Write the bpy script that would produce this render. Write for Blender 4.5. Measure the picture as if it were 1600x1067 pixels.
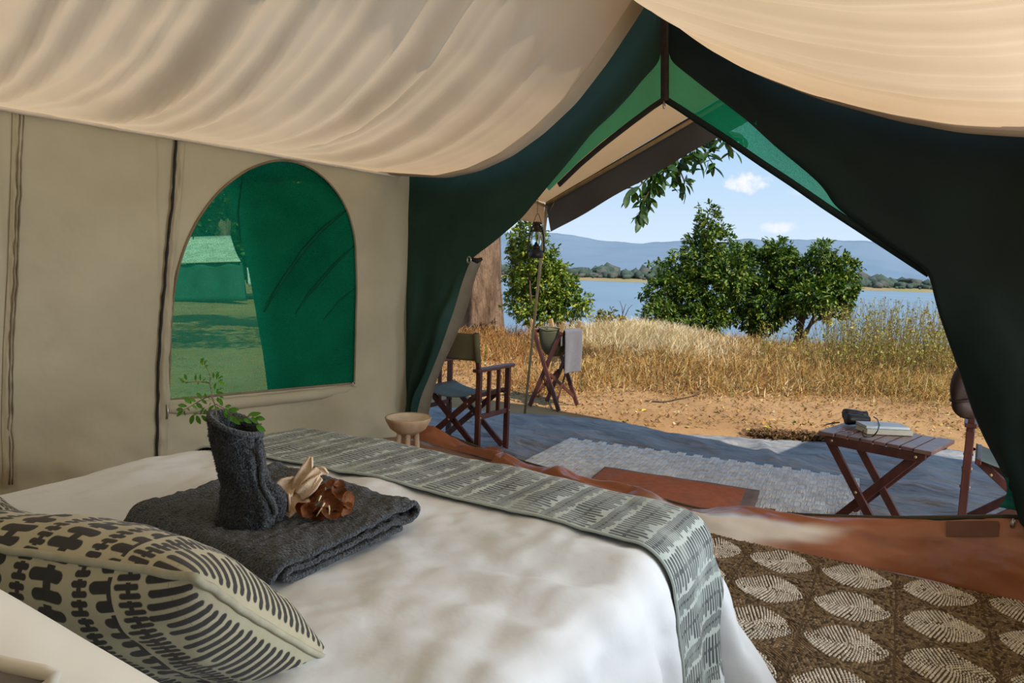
import bpy, math, random
import numpy as np
from mathutils import Vector, Matrix, noise

S = bpy.context.scene
COL = S.collection
for o in list(bpy.data.objects):
    bpy.data.objects.remove(o)
PI = math.pi
R_ = math.radians
rng = np.random.default_rng(7)
random.seed(7)

# ------------------------------------------------------------------ camera
EYE = np.array([0.0, 0.0, 1.3])
FPX = 1067.0
cam_d = bpy.data.cameras.new('camera')
cam_d.sensor_width = 36.0
cam_d.lens = 36.0 * FPX / 1600.0
cam_d.clip_start = 0.02
cam_d.clip_end = 20000
cam = bpy.data.objects.new('camera', cam_d)
COL.objects.link(cam)
CM = Matrix.Rotation(R_(40), 3, 'Z') @ Matrix.Rotation(R_(90 - 5.65), 3, 'X') @ Matrix.Rotation(R_(2.0), 3, 'Z')
cam.matrix_world = Matrix.Translation(Vector(EYE)) @ CM.to_4x4()
S.camera = cam
CR = np.array(CM)


def ray(x, y):
    return CR @ np.array([(x - 800) / FPX, -(y - 533.5) / FPX, -1.0])


def onz(x, y, z=0.0):
    d = ray(x, y)
    return EYE + d * (z - EYE[2]) / d[2]


def ony(x, y, Y):
    d = ray(x, y)
    return EYE + d * (Y / d[1])


def onx(x, y, X):
    d = ray(x, y)
    return EYE + d * (X / d[0])


def atd(x, y, D):
    return EYE + ray(x, y) * D


# ------------------------------------------------------------------ light, sky, exposure
SUN_TO = Vector((0.82, -0.27, 1.0)).normalized()
sun_d = bpy.data.lights.new('sun', 'SUN')
sun_d.energy = 4.2
sun_d.angle = R_(0.6)
sun_d.color = (1.0, 0.93, 0.82)
sun = bpy.data.objects.new('sun', sun_d)
COL.objects.link(sun)
sun.rotation_euler = SUN_TO.to_track_quat('Z', 'Y').to_euler()
sun.location = (8, -6, 20)

# added area lamp, out of view on the right, brightens the interior
fill_d = bpy.data.lights.new('interior_fill', 'AREA')
fill_d.shape = 'RECTANGLE'
fill_d.size, fill_d.size_y = 2.6, 1.8
fill_d.energy = 120
fill_d.color = (0.93, 0.96, 1.0)
fill_l = bpy.data.objects.new('interior_fill', fill_d)
COL.objects.link(fill_l)
fill_l.location = (1.75, 3.0, 1.25)
fill_l.rotation_euler = Vector((.92, .38, .08)).to_track_quat('Z', 'Y').to_euler()

S.view_settings.view_transform = 'Standard'
S.view_settings.look = 'None'
S.view_settings.gamma = 1.0
S.view_settings.use_curve_mapping = False
S.view_settings.exposure = 0.5
S.cycles.max_bounces = 10
S.cycles.diffuse_bounces = 6
S.cycles.transmission_bounces = 8
S.cycles.transparent_max_bounces = 16
S.cycles.sample_clamp_indirect = 6.0
S.cycles.caustics_reflective = False
S.cycles.caustics_refractive = False
S.cycles.use_denoising = True


# ------------------------------------------------------------------ node helpers
class E:
    """A socket with arithmetic."""

    def __init__(s, nt, k):
        s.nt, s.k = nt, k

    def m(s, op, *a, clamp=False):
        n = s.nt.nodes.new('ShaderNodeMath')
        n.operation = op
        n.use_clamp = clamp
        for i, v in enumerate((s,) + a):
            if isinstance(v, E):
                s.nt.links.new(v.k, n.inputs[i])
            else:
                n.inputs[i].default_value = v
        return E(s.nt, n.outputs[0])

    def __add__(s, o): return s.m('ADD', o)
    def __sub__(s, o): return s.m('SUBTRACT', o)
    def __mul__(s, o): return s.m('MULTIPLY', o)
    def __truediv__(s, o): return s.m('DIVIDE', o)
    def __neg__(s): return s.m('MULTIPLY', -1.0)
    def lt(s, o): return s.m('LESS_THAN', o)
    def gt(s, o): return s.m('GREATER_THAN', o)
    def abs(s): return s.m('ABSOLUTE')
    def fract(s): return s.m('FRACT')
    def floor(s): return s.m('FLOOR')
    def max(s, o): return s.m('MAXIMUM', o)
    def min(s, o): return s.m('MINIMUM', o)
    def pow(s, o): return s.m('POWER', o)
    def sqrt(s): return s.m('SQRT')
    def clamp(s): return s.m('ADD', 0.0, clamp=True)

    def ss(s, a, b):
        n = s.nt.nodes.new('ShaderNodeMapRange')
        n.interpolation_type = 'SMOOTHSTEP'
        s.nt.links.new(s.k, n.inputs[0])
        n.inputs[1].default_value = a
        n.inputs[2].default_value = b
        return E(s.nt, n.outputs[0])


def nz(nt, vec, scale, detail=3.0, rough=0.55, dist=0.0):
    n = nt.nodes.new('ShaderNodeTexNoise')
    if vec is not None:
        nt.links.new(vec, n.inputs['Vector'])
    n.inputs['Scale'].default_value = scale
    n.inputs['Detail'].default_value = detail
    n.inputs['Roughness'].default_value = rough
    n.inputs['Distortion'].default_value = dist
    return E(nt, n.outputs[0])


def mapping(nt, vec, scale=(1, 1, 1), rot=(0, 0, 0)):
    n = nt.nodes.new('ShaderNodeMapping')
    nt.links.new(vec, n.inputs[0])
    n.inputs['Scale'].default_value = scale
    n.inputs['Rotation'].default_value = rot
    return n.outputs[0]


def rgb(c):
    return (c[0], c[1], c[2], 1.0)


def mixc(nt, f, a, b, mode='MIX'):
    n = nt.nodes.new('ShaderNodeMix')
    n.data_type = 'RGBA'
    n.blend_type = mode
    for i, v in ((0, f), (6, a), (7, b)):
        if isinstance(v, E):
            nt.links.new(v.k, n.inputs[i])
        elif hasattr(v, 'is_linked'):
            nt.links.new(v, n.inputs[i])
        elif i == 0:
            n.inputs[0].default_value = v
        else:
            n.inputs[i].default_value = rgb(v)
    return n.outputs[2]


def bump(nt, h, strength=0.3, dist=0.01, normal=None):
    n = nt.nodes.new('ShaderNodeBump')
    n.inputs['Strength'].default_value = strength
    n.inputs['Distance'].default_value = dist
    nt.links.new(h.k if isinstance(h, E) else h, n.inputs['Height'])
    if normal is not None:
        nt.links.new(normal, n.inputs['Normal'])
    return n.outputs[0]


def new_mat(name):
    m = bpy.data.materials.new(name)
    m.use_nodes = True
    nt = m.node_tree
    nt.nodes.clear()
    out = nt.nodes.new('ShaderNodeOutputMaterial')
    tc = nt.nodes.new('ShaderNodeTexCoord')
    return m, nt, out, tc


def principled(nt, base, rough=0.7, spec=0.3, metal=0.0, normal=None, sheen=0.0, coat=0.0):
    p = nt.nodes.new('ShaderNodeBsdfPrincipled')
    if hasattr(base, 'is_linked'):
        nt.links.new(base, p.inputs['Base Color'])
    else:
        p.inputs['Base Color'].default_value = rgb(base)
    if isinstance(rough, E):
        nt.links.new(rough.k, p.inputs['Roughness'])
    else:
        p.inputs['Roughness'].default_value = rough
    p.inputs['Specular IOR Level'].default_value = spec
    p.inputs['Metallic'].default_value = metal
    p.inputs['Sheen Weight'].default_value = sheen
    p.inputs['Coat Weight'].default_value = coat
    if normal is not None:
        nt.links.new(normal, p.inputs['Normal'])
    return p


def pmat(name, col, col2=None, nscale=8.0, detail=4.0, rough=0.7, spec=0.3, metal=0.0, bs=0.0, bscale=60.0, bdist=0.005,
         stretch=(1, 1, 1), attr=False, trans=0.0, tcol=None, sheen=0.0, coat=0.0, lo=0.3, hi=0.7):
    m, nt, out, tc = new_mat(name)
    vec = mapping(nt, tc.outputs['Object'], stretch)
    f = nz(nt, vec, nscale, detail).ss(lo, hi)
    base = mixc(nt, f, col, col2 if col2 is not None else [c * 0.8 for c in col])
    if attr:
        a = nt.nodes.new('ShaderNodeAttribute')
        a.attribute_name = 'Col'
        base = mixc(nt, 1.0, base, a.outputs[0], 'MULTIPLY')
    normal = bump(nt, nz(nt, vec, bscale, 3.0), bs, bdist) if bs else None
    p = principled(nt, base, rough, spec, metal, normal, sheen, coat)
    sh = p.outputs[0]
    if trans:
        t = nt.nodes.new('ShaderNodeBsdfTranslucent')
        tb = mixc(nt, 1.0, base, tcol if tcol is not None else (1, 1, 1), 'MULTIPLY')
        nt.links.new(tb, t.inputs[0])
        if normal is not None:
            nt.links.new(normal, t.inputs['Normal'])
        x = nt.nodes.new('ShaderNodeMixShader')
        x.inputs[0].default_value = trans
        nt.links.new(sh, x.inputs[1])
        nt.links.new(t.outputs[0], x.inputs[2])
        sh = x.outputs[0]
    nt.links.new(sh, out.inputs[0])
    return m


def net_mat(name, col, see=0.35, trans=0.5):
    """Woven insect netting: partly see-through, the rest green threads that pass some light."""
    m, nt, out, tc = new_mat(name)
    f = nz(nt, tc.outputs['Object'], 3.0, 3.0)
    base = mixc(nt, f.ss(.3, .7), col, [c * .82 for c in col])
    d = nt.nodes.new('ShaderNodeBsdfDiffuse')
    t = nt.nodes.new('ShaderNodeBsdfTranslucent')
    tr = nt.nodes.new('ShaderNodeBsdfTransparent')
    tr.inputs[0].default_value = (0.50, .90, 0.66, 1)
    nt.links.new(base, d.inputs[0])
    nt.links.new(base, t.inputs[0])
    nrm = bump(nt, nz(nt, tc.outputs['Object'], 380.0, 1.0), 0.5, 0.003)
    nt.links.new(nrm, d.inputs['Normal'])
    x1 = nt.nodes.new('ShaderNodeMixShader')
    x1.inputs[0].default_value = trans
    nt.links.new(d.outputs[0], x1.inputs[1])
    nt.links.new(t.outputs[0], x1.inputs[2])
    x2 = nt.nodes.new('ShaderNodeMixShader')
    g = nz(nt, tc.outputs['Object'], 260.0, 1.0).ss(.35, .65) * (see * .7) + see * .65
    nt.links.new(g.k, x2.inputs[0])
    nt.links.new(x1.outputs[0], x2.inputs[1])
    nt.links.new(tr.outputs[0], x2.inputs[2])
    nt.links.new(x2.outputs[0], out.inputs[0])
    return m


# ------------------------------------------------------------------ sky
W = bpy.data.worlds.new('sky')
S.world = W
W.use_nodes = True
wn = W.node_tree
wn.nodes.clear()
wo = wn.nodes.new('ShaderNodeOutputWorld')
bg = wn.nodes.new('ShaderNodeBackground')
wt = wn.nodes.new('ShaderNodeTexCoord')
sep = wn.nodes.new('ShaderNodeSeparateXYZ')
wn.links.new(wt.outputs['Generated'], sep.inputs[0])
zz = E(wn, sep.outputs[2])
sky = mixc(wn, zz.ss(-0.02, 0.26), (0.72, 0.85, 0.98), (0.40, 0.65, 0.95))
sky = mixc(wn, zz.ss(0.2, 0.9), sky, (0.22, 0.45, 0.85))


def dotv(v):
    n = wn.nodes.new('ShaderNodeVectorMath')
    n.operation = 'DOT_PRODUCT'
    wn.links.new(wt.outputs['Generated'], n.inputs[0])
    n.inputs[1].default_value = tuple(v)
    return E(wn, n.outputs['Value'])


for (cx, cy, a, b, k, sd) in ((1168, 286, .030, .016, .95, 1.0), (1186, 290, .016, .007, .5, 2.2), (1216, 356, .026, .011, .7, 3.1), (1300, 300, .06, .006, .25, 5.0)):
    c = ray(cx, cy)
    c = c / np.linalg.norm(c)
    rt = np.cross(c, [0, 0, 1]); rt /= np.linalg.norm(rt)
    up = np.cross(rt, c)
    u = dotv(rt) / a
    v = dotv(up) / b
    q = nz(wn, wt.outputs['Generated'], 60.0, 5.0, .6)
    front = dotv(c).gt(0.5)
    msk = ((u * u + v * v) * -1.0 + 1.0 + (q - .5) * 2.4).ss(0.0, 1.1) * front * k
    sky = mixc(wn, msk, sky, (0.98, 0.98, 1.0))
wn.links.new(sky, bg.inputs[0])
bg.inputs[1].default_value = 0.72
wn.links.new(bg.outputs[0], wo.inputs[0])


# ------------------------------------------------------------------ mesh helpers
class MB:
    def __init__(s):
        s.V, s.F, s.C, s.n = [], [], [], 0

    def add(s, V, F, col=None):
        V = np.asarray(V, float)
        s.V.append(V)
        s.F += [tuple(i + s.n for i in f) for f in F]
        s.C.append(np.tile(np.array(col if col is not None else (1, 1, 1), float), (len(V), 1)))
        s.n += len(V)
        return s

    def get(s):
        return np.concatenate(s.V), s.F


def link(o, parent=None):
    COL.objects.link(o)
    if parent is not None:
        o.parent = parent
    return o


def fill_mesh(me, V, F, smooth=True):
    V = np.asarray(V, np.float32)
    if isinstance(F, np.ndarray):
        k = F.shape[1]
        me.vertices.add(len(V))
        me.vertices.foreach_set('co', V.ravel())
        me.loops.add(F.size)
        me.loops.foreach_set('vertex_index', F.ravel().astype(np.int32))
        me.polygons.add(len(F))
        me.polygons.foreach_set('loop_start', np.arange(0, F.size, k, dtype=np.int32))
        me.update(calc_edges=True)
    else:
        me.from_pydata(V.tolist(), [], [tuple(int(i) for i in f) for f in F])
        me.update()
    if smooth:
        me.polygons.foreach_set('use_smooth', np.ones(len(me.polygons), bool))


def mk(name, V, F, mat, parent=None, smooth=True, uv=None, col=None, world=False):
    V = np.asarray(V, float)
    if world and parent is not None:
        p = parent
        M = Matrix.Identity(4)
        while p is not None:
            M = Matrix.Translation(p.location) @ p.rotation_euler.to_matrix().to_4x4() @ M
            p = p.parent
        Mi = np.array(M.inverted())
        V = V @ Mi[:3, :3].T + Mi[:3, 3]
    me = bpy.data.meshes.new(name)
    fill_mesh(me, V, F, smooth)
    if uv is not None:
        ul = me.uv_layers.new(name='UVMap')
        li = np.zeros(len(me.loops), np.int32)
        me.loops.foreach_get('vertex_index', li)
        ul.data.foreach_set('uv', np.asarray(uv, np.float32)[li].ravel())
    if col is not None:
        ca = me.color_attributes.new('Col', 'FLOAT_COLOR', 'POINT')
        c = np.ones((len(V), 4), np.float32)
        c[:, :3] = col
        ca.data.foreach_set('color', c.ravel())
    if mat is not None:
        me.materials.append(mat)
    o = bpy.data.objects.new(name, me)
    return link(o, parent)


def tag(o, label=None, cat=None, group=None, kind=None):
    if label: o['label'] = label
    if cat: o['category'] = cat
    if group: o['group'] = group
    if kind: o['kind'] = kind
    return o


def thing(name, label, cat, loc=(0, 0, 0), rz=0.0, group=None):
    o = bpy.data.objects.new(name, None)
    COL.objects.link(o)
    o.empty_display_size = 0.1
    o.location = loc
    o.rotation_euler = (0, 0, rz)
    return tag(o, label, cat, group)


def structure(name, loc=(0, 0, 0)):
    o = bpy.data.objects.new(name, None)
    COL.objects.link(o)
    o.location = loc
    o['kind'] = 'structure'
    return o


def copy_tree(o, parent=None):
    c = o.copy()
    COL.objects.link(c)
    if parent is not None:
        c.parent = parent
    for ch in [x for x in bpy.data.objects if x.parent == o]:
        copy_tree(ch, c)
    return c


def grid(nu, nv, fn):
    V, UV = [], []
    for j in range(nv + 1):
        for i in range(nu + 1):
            u, v = i / nu, j / nv
            V.append(fn(u, v))
            UV.append((u, v))
    F = []
    for j in range(nv):
        for i in range(nu):
            a = j * (nu + 1) + i
            F.append((a, a + 1, a + nu + 2, a + nu + 1))
    return np.array(V, float), F, np.array(UV)


def frame_of(t, ref=None):
    t = t / (np.linalg.norm(t) + 1e-9)
    r = np.array(ref if ref is not None else (0, 0, 1.0))
    if abs(np.dot(t, r)) > .95:
        r = np.array((1.0, 0, 0))
    a = np.cross(t, r); a /= np.linalg.norm(a)
    return a, np.cross(a, t)


def tube(P, rad, n=8, caps=True, ref=None, closed=False):
    P = [np.asarray(p, float) for p in P]
    m = len(P)
    if not hasattr(rad, '__len__'):
        rad = [rad] * m
    V, F = [], []
    for i in range(m):
        if closed:
            t = P[(i + 1) % m] - P[i - 1]
        else:
            t = P[min(i + 1, m - 1)] - P[max(i - 1, 0)]
        a, b = frame_of(t, ref)
        for k in range(n):
            q = 2 * PI * k / n
            V.append(P[i] + rad[i] * (math.cos(q) * a + math.sin(q) * b))
    for i in range(m if closed else m - 1):
        for k in range(n):
            k2 = (k + 1) % n
            i2 = (i + 1) % m
            F.append((i * n + k, i * n + k2, i2 * n + k2, i2 * n + k))
    if caps and not closed:
        F.append(tuple(range(n - 1, -1, -1)))
        F.append(tuple((m - 1) * n + k for k in range(n)))
    return np.array(V), F


def beam(p0, p1, w, h, ref=(0, 0, 1)):
    """A straight wooden bar: w across, h along the reference direction."""
    p0, p1 = np.asarray(p0, float), np.asarray(p1, float)
    a, b = frame_of(p1 - p0, ref)
    V = []
    for p in (p0, p1):
        for s, t in ((-1, -1), (1, -1), (1, 1), (-1, 1)):
            V.append(p + a * s * w / 2 + b * t * h / 2)
    return np.array(V), [(3, 2, 1, 0), (4, 5, 6, 7), (0, 1, 5, 4), (1, 2, 6, 5), (2, 3, 7, 6), (3, 0, 4, 7)]


def box(x0, x1, y0, y1, z0, z1):
    V = [(x0, y0, z0), (x1, y0, z0), (x1, y1, z0), (x0, y1, z0), (x0, y0, z1), (x1, y0, z1), (x1, y1, z1), (x0, y1, z1)]
    return np.array(V, float), [(3, 2, 1, 0), (4, 5, 6, 7), (0, 1, 5, 4), (1, 2, 6, 5), (2, 3, 7, 6), (3, 0, 4, 7)]


def lathe(prof, n=32, c=(0, 0, 0), cap0=True, cap1=True):
    V, F = [], []
    for (r, z) in prof:
        for k in range(n):
            q = 2 * PI * k / n
            V.append((c[0] + r * math.cos(q), c[1] + r * math.sin(q), c[2] + z))
    for i in range(len(prof) - 1):
        for k in range(n):
            k2 = (k + 1) % n
            F.append((i * n + k, i * n + k2, (i + 1) * n + k2, (i + 1) * n + k))
    if cap0: F.append(tuple(range(n - 1, -1, -1)))
    if cap1: F.append(tuple((len(prof) - 1) * n + k for k in range(n)))
    return np.array(V), F


def bevel(o, w=0.004, seg=2):
    m = o.modifiers.new('bevel', 'BEVEL')
    m.width = w
    m.segments = seg
    m.limit_method = 'ANGLE'
    return o


def solid(o, t, off=-1.0):
    m = o.modifiers.new('thickness', 'SOLIDIFY')
    m.thickness = t
    m.offset = off
    return o


def n3(x, y, z=0.0):
    return noise.noise(Vector((x, y, z)))


def fbm(x, y, z=0.0, o=4):
    s, a = 0.0, 1.0
    for _ in range(o):
        s += a * noise.noise(Vector((x, y, z)))
        x, y, z, a = x * 2.03 + 7.1, y * 2.03 - 3.3, z * 2.03 + 1.7, a * .5
    return s


def smooth(t):
    t = min(1, max(0, t))
    return t * t * (3 - 2 * t)


def interp(P, m):
    """Resample a polyline to m points, evenly by length."""
    P = np.asarray(P, float)
    d = np.r_[0, np.cumsum(np.linalg.norm(np.diff(P, axis=0), axis=1))]
    t = np.linspace(0, d[-1], m)
    return np.stack([np.interp(t, d, P[:, k]) for k in range(P.shape[1])], 1)


def smooth_line(P, m, it=6):
    Q = interp(P, m)
    for _ in range(it):
        Q[1:-1] = Q[1:-1] * .5 + (Q[:-2] + Q[2:]) * .25
    return Q

# ------------------------------------------------------------------ materials
M = {}
M['khaki'] = pmat('khaki_canvas', (.50, .47, .345), (.43, .40, .285), 1.6, 5, .75, .25, bs=.35, bscale=5.0, bdist=.03, trans=.12, tcol=(1, .9, .7))
M['khaki_dark'] = pmat('khaki_seam', (.24, .20, .13), (.17, .14, .09), 9, 4, .8, .2, bs=.6, bscale=60, bdist=.004)
M['liner'] = pmat('cream_liner', (.72, .62, .50), (.66, .56, .44), 1.2, 4, .9, .1, bs=.25, bscale=220, bdist=.002, trans=.42, tcol=(1.0, .85, .65))
M['liner_hem'] = pmat('liner_hem', (.62, .56, .46), (.55, .5, .4), 2, 3, .9, .1, bs=.2, bscale=150, bdist=.002, trans=.2, tcol=(1, .85, .65))
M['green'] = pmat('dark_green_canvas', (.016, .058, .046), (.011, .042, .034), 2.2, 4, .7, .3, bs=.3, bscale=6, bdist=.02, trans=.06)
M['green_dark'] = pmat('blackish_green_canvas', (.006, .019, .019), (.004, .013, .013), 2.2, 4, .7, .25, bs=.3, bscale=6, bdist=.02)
M['binding'] = pmat('black_binding', (.012, .012, .014), (.02, .018, .016), 30, 3, .7, .3, bs=.4, bscale=200, bdist=.001)
M['zip'] = pmat('zip_tape', (.03, .02, .018), (.015, .012, .012), 40, 2, .6, .3)
M['net'] = net_mat('green_netting', (.010, .42, .27), .17, .7)
M['net_win'] = net_mat('green_window_netting', (.008, .27, .14), .34, .6)
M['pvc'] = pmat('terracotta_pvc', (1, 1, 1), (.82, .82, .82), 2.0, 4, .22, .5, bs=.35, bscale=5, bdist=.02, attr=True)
M['pvc_floor'] = pmat('tan_pvc_floor', (.30, .17, .10), (.24, .14, .08), 3, 4, .4, .5, bs=.4, bscale=5, bdist=.02)
M['metal'] = pmat('steel', (.5, .5, .48), (.4, .4, .38), 30, 2, .35, .5, metal=1.0)
M['brass'] = pmat('brass_pole', (.40, .31, .17), (.28, .21, .10), 12, 3, .45, .4, metal=.15, stretch=(1, 1, .2))
M['awning'] = pmat('tan_awning', (.62, .46, .30), (.56, .41, .26), 2, 4, .85, .15, bs=.2, bscale=8, bdist=.02, trans=.42, tcol=(1, .80, .56))
M['valance'] = pmat('brown_valance', (.10, .104, .112), (.08, .083, .09), 3, 4, .85, .15, bs=.2, bscale=10, bdist=.01)
M['wood'] = pmat('mahogany', (.092, .028, .020), (.055, .016, .012), 18, 5, .42, .45, bs=.15, bscale=70, bdist=.002, stretch=(1, 1, .25))
M['wood_top'] = pmat('grey_mahogany', (.20, .12, .10), (.13, .075, .065), 20, 5, .36, .5, bs=.15, bscale=70, bdist=.002)
M['wood_light'] = pmat('bare_wood', (.45, .28, .13), (.33, .19, .08), 18, 5, .6, .3)
M['stool'] = pmat('carved_wood', (.52, .38, .25), (.36, .25, .15), 9, 6, .6, .3, bs=.3, bscale=40, bdist=.003, stretch=(1, 1, .4))
M['stool_dish'] = pmat('carved_dish', (.62, .54, .44), (.52, .44, .34), 12, 5, .6, .3)
M['olive'] = pmat('olive_canvas', (.13, .125, .072), (.105, .10, .056), 6, 4, .85, .15, bs=.3, bscale=220, bdist=.001)
M['seat'] = pmat('grey_green_canvas', (.12, .16, .15), (.095, .13, .12), 6, 4, .8, .2, bs=.3, bscale=160, bdist=.001)
M['tarp'] = pmat('grey_groundsheet', (.30, .295, .285), (.17, .172, .175), 3.0, 7, .65, .2, bs=1.0, bscale=3.6, bdist=.16, stretch=(.7, 1.6, 1))
M['towel'] = pmat('charcoal_terry', (.075, .092, .108), (.014, .020, .028), 210, 3, .95, .1, bs=1.0, bscale=170, bdist=.012, sheen=.2)  # strong tone contrast stands in for loops catching light
M['towel_grey'] = pmat('grey_terry', (.16, .155, .17), (.11, .105, .12), 120, 3, .95, .1, bs=.9, bscale=220, bdist=.005, sheen=.2)
M['cream'] = pmat('cream_terry', (.80, .66, .50), (.70, .55, .40), 60, 3, .95, .1, bs=.7, bscale=300, bdist=.003, trans=.2, tcol=(1, .8, .6))
M['petal'] = pmat('dry_petal', (.27, .10, .034), (.13, .045, .016), 30, 5, .6, .3, bs=.8, bscale=70, bdist=.005, trans=.3, tcol=(1, .6, .3), lo=.35, hi=.6)
M['straw'] = pmat('pale_stalk', (.75, .62, .38), (.6, .48, .28), 30, 2, .7, .2)
M['duvet'] = pmat('white_duvet', (.63, .68, .73), (.59, .65, .70), 1.5, 3, .75, .3, bs=.22, bscale=13, bdist=.014, sheen=.2)
M['pillow_white'] = pmat('white_pillowcase', (.76, .77, .74), (.72, .74, .70), 2, 3, .75, .3, bs=.1, bscale=14, bdist=.01)
M['pillow_grey'] = pmat('grey_pillowcase', (.22, .215, .22), (.18, .175, .18), 4, 3, .8, .2)
M['piping'] = pmat('sage_piping', (.36, .36, .28), (.30, .30, .23), 30, 3, .8, .2)
M['bedwood'] = pmat('dark_bed_base', (.035, .022, .016), (.02, .014, .01), 14, 4, .5, .4)
M['mattress'] = pmat('mattress', (.5, .5, .48), None, 14, 4, .9, .1)
M['sand'] = None
M['leaf'] = pmat('leaf', (1, 1, 1), (.8, .8, .8), 3, 3, .45, .4, attr=True, trans=.22, tcol=(1, 1.15, .5))
M['grass'] = pmat('grass_blades', (1, 1, 1), (.8, .8, .8), 2, 3, .8, .15, attr=True, trans=.15, tcol=(1, .95, .6))
M['bark'] = pmat('bark', (.24, .15, .095), (.10, .06, .035), 2.2, 8, .9, .15, bs=1.0, bscale=7, bdist=.12, stretch=(1.5, 1.5, .35))
M['twig'] = pmat('twig', (.10, .065, .04), (.06, .04, .025), 9, 4, .85, .15)
M['stem_green'] = pmat('green_stem', (.14, .13, .07), (.20, .12, .07), 30, 3, .6, .3)
M['leaflet'] = pmat('leaflet', (.10, .29, .028), (.05, .19, .02), 14, 3, .4, .5, trans=.35, tcol=(1.2, 1.3, .4))
M['bigleaf'] = pmat('tree_leaf', (.055, .115, .016), (.022, .055, .009), 4, 3, .4, .45, trans=.35, tcol=(1.3, 1.4, .4))
M['black'] = pmat('black_rubber', (.012, .013, .016), (.02, .02, .022), 40, 3, .5, .4, bs=.2, bscale=200, bdist=.001)
M['iron'] = pmat('dark_iron', (.02, .02, .024), (.035, .03, .03), 30, 3, .45, .5, metal=.4)
M['leather'] = pmat('dark_leather', (.040, .022, .015), (.022, .012, .009), 9, 4, .6, .3, bs=.3, bscale=50, bdist=.003)
M['paper'] = pmat('paper', (.62, .58, .48), (.5, .46, .37), 60, 2, .8, .2, stretch=(.1, .1, 6))
M['cover'] = pmat('book_cover', (.36, .44, .48), (.50, .55, .56), 5, 3, .35, .5)
M['cover2'] = pmat('book_cover_tan', (.36, .34, .26), (.3, .28, .2), 5, 3, .4, .5)
M['terracotta'] = pmat('terracotta_weave', (.50, .19, .11), (.42, .15, .085), 20, 3, .85, .2)
M['mat_edge'] = pmat('mat_border', (.19, .13, .095), (.15, .1, .075), 12, 3, .8, .2)
M['reed'] = pmat('reed', (1, 1, 1), (.85, .85, .85), 6, 3, .6, .35, attr=True)
M['reed_base'] = pmat('mat_backing', (.10, .09, .08), None, 12, 3, .9, .1)
M['stitch'] = pmat('rope_stitch', (1, 1, 1), (.85, .85, .85), 30, 3, .85, .15, attr=True)
M['rug_base'] = pmat('rug_base', (.12, .085, .052), (.085, .06, .038), 30, 3, .95, .1)
M['hill'] = pmat('haze_blue_hills', (.135, .195, .26), (.165, .22, .28), .0012, 6, 1.0, .0)  # distance haze put into the base colour
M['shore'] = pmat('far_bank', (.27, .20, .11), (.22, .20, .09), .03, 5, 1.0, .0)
M['treeline'] = pmat('treeline', (1, 1, 1), (.7, .7, .7), .2, 4, 1.0, .0, attr=True)
M['lit_canvas'] = pmat('pale_tent_roof', (.62, .64, .50), (.42, .45, .34), 3.5, 4, .85, .1, stretch=(1, .5, 2))
M['dkgreen_tent'] = pmat('green_tent_wall', (.04, .13, .10), (.03, .10, .08), 2, 3, .8, .2)
M['white_sheet'] = pmat('white_sheet', (.85, .85, .85), None, 2, 3, .7, .2)


def sand_mat():
    m, nt, out, tc = new_mat('sandy_ground')
    v = tc.outputs['Object']
    big = nz(nt, v, .55, 6, .6)
    med = nz(nt, v, 4.0, 6, .65)
    fine = nz(nt, v, 40.0, 4, .7)
    c = mixc(nt, big.ss(.35, .65), (.42, .24, .105), (.33, .18, .075))
    c = mixc(nt, med.ss(.5, .72) * .7, c, (.21, .12, .058))
    c = mixc(nt, fine.ss(.62, .74) * .6, c, (.12, .06, .026))
    c = mixc(nt, fine.ss(.42, .30) * .35, c, (.52, .36, .20))
    n = bump(nt, med + fine * .35, .7, .05)
    nt.links.new(principled(nt, c, .95, .1, 0, n).outputs[0], out.inputs[0])
    return m


def water_mat():
    m, nt, out, tc = new_mat('lake_water')
    v = mapping(nt, tc.outputs['Object'], (1, 1, 1))
    h = nz(nt, v, .8, 4, .6)
    n = bump(nt, h, .35, .3)
    f = nz(nt, v, .02, 4, .6)
    c = mixc(nt, f.ss(.35, .65), (.085, .14, .19), (.12, .18, .23))
    nt.links.new(principled(nt, c, .28, .35, 0, n).outputs[0], out.inputs[0])
    return m


def bar_sdf(x, y, L, r):
    """1 inside a rounded bar: half length L along x, half thickness r."""
    dx = (x.abs() - (L - r)).max(0.0)
    d = (dx * dx + y * y).sqrt()
    return d


def column_mask(nt, x, v, L, r, pitch, stem, soft, jit):
    """A printed column: short rounded bars stacked along v, joined by a broken stem."""
    row = (v / pitch).floor()
    y = ((v / pitch).fract() - .5) * pitch
    w = nt.nodes.new('ShaderNodeTexWhiteNoise')
    w.noise_dimensions = '1D'
    nt.links.new((row + jit).k, w.inputs['W'])
    h = E(nt, w.outputs['Value'])
    x2 = x + (h - .5) * (L * .35)
    dx = (x2.abs() - (h * -.25 + 1.0) * (L - r)).max(0.0)
    d = (dx * dx + y * y).sqrt()
    bar = (d - r).ss(soft, -soft)
    st = (x.abs() - stem).ss(soft, -soft) * ((v / (pitch * 2.0)).fract()).lt(.62)
    return bar.max(st)


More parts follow.
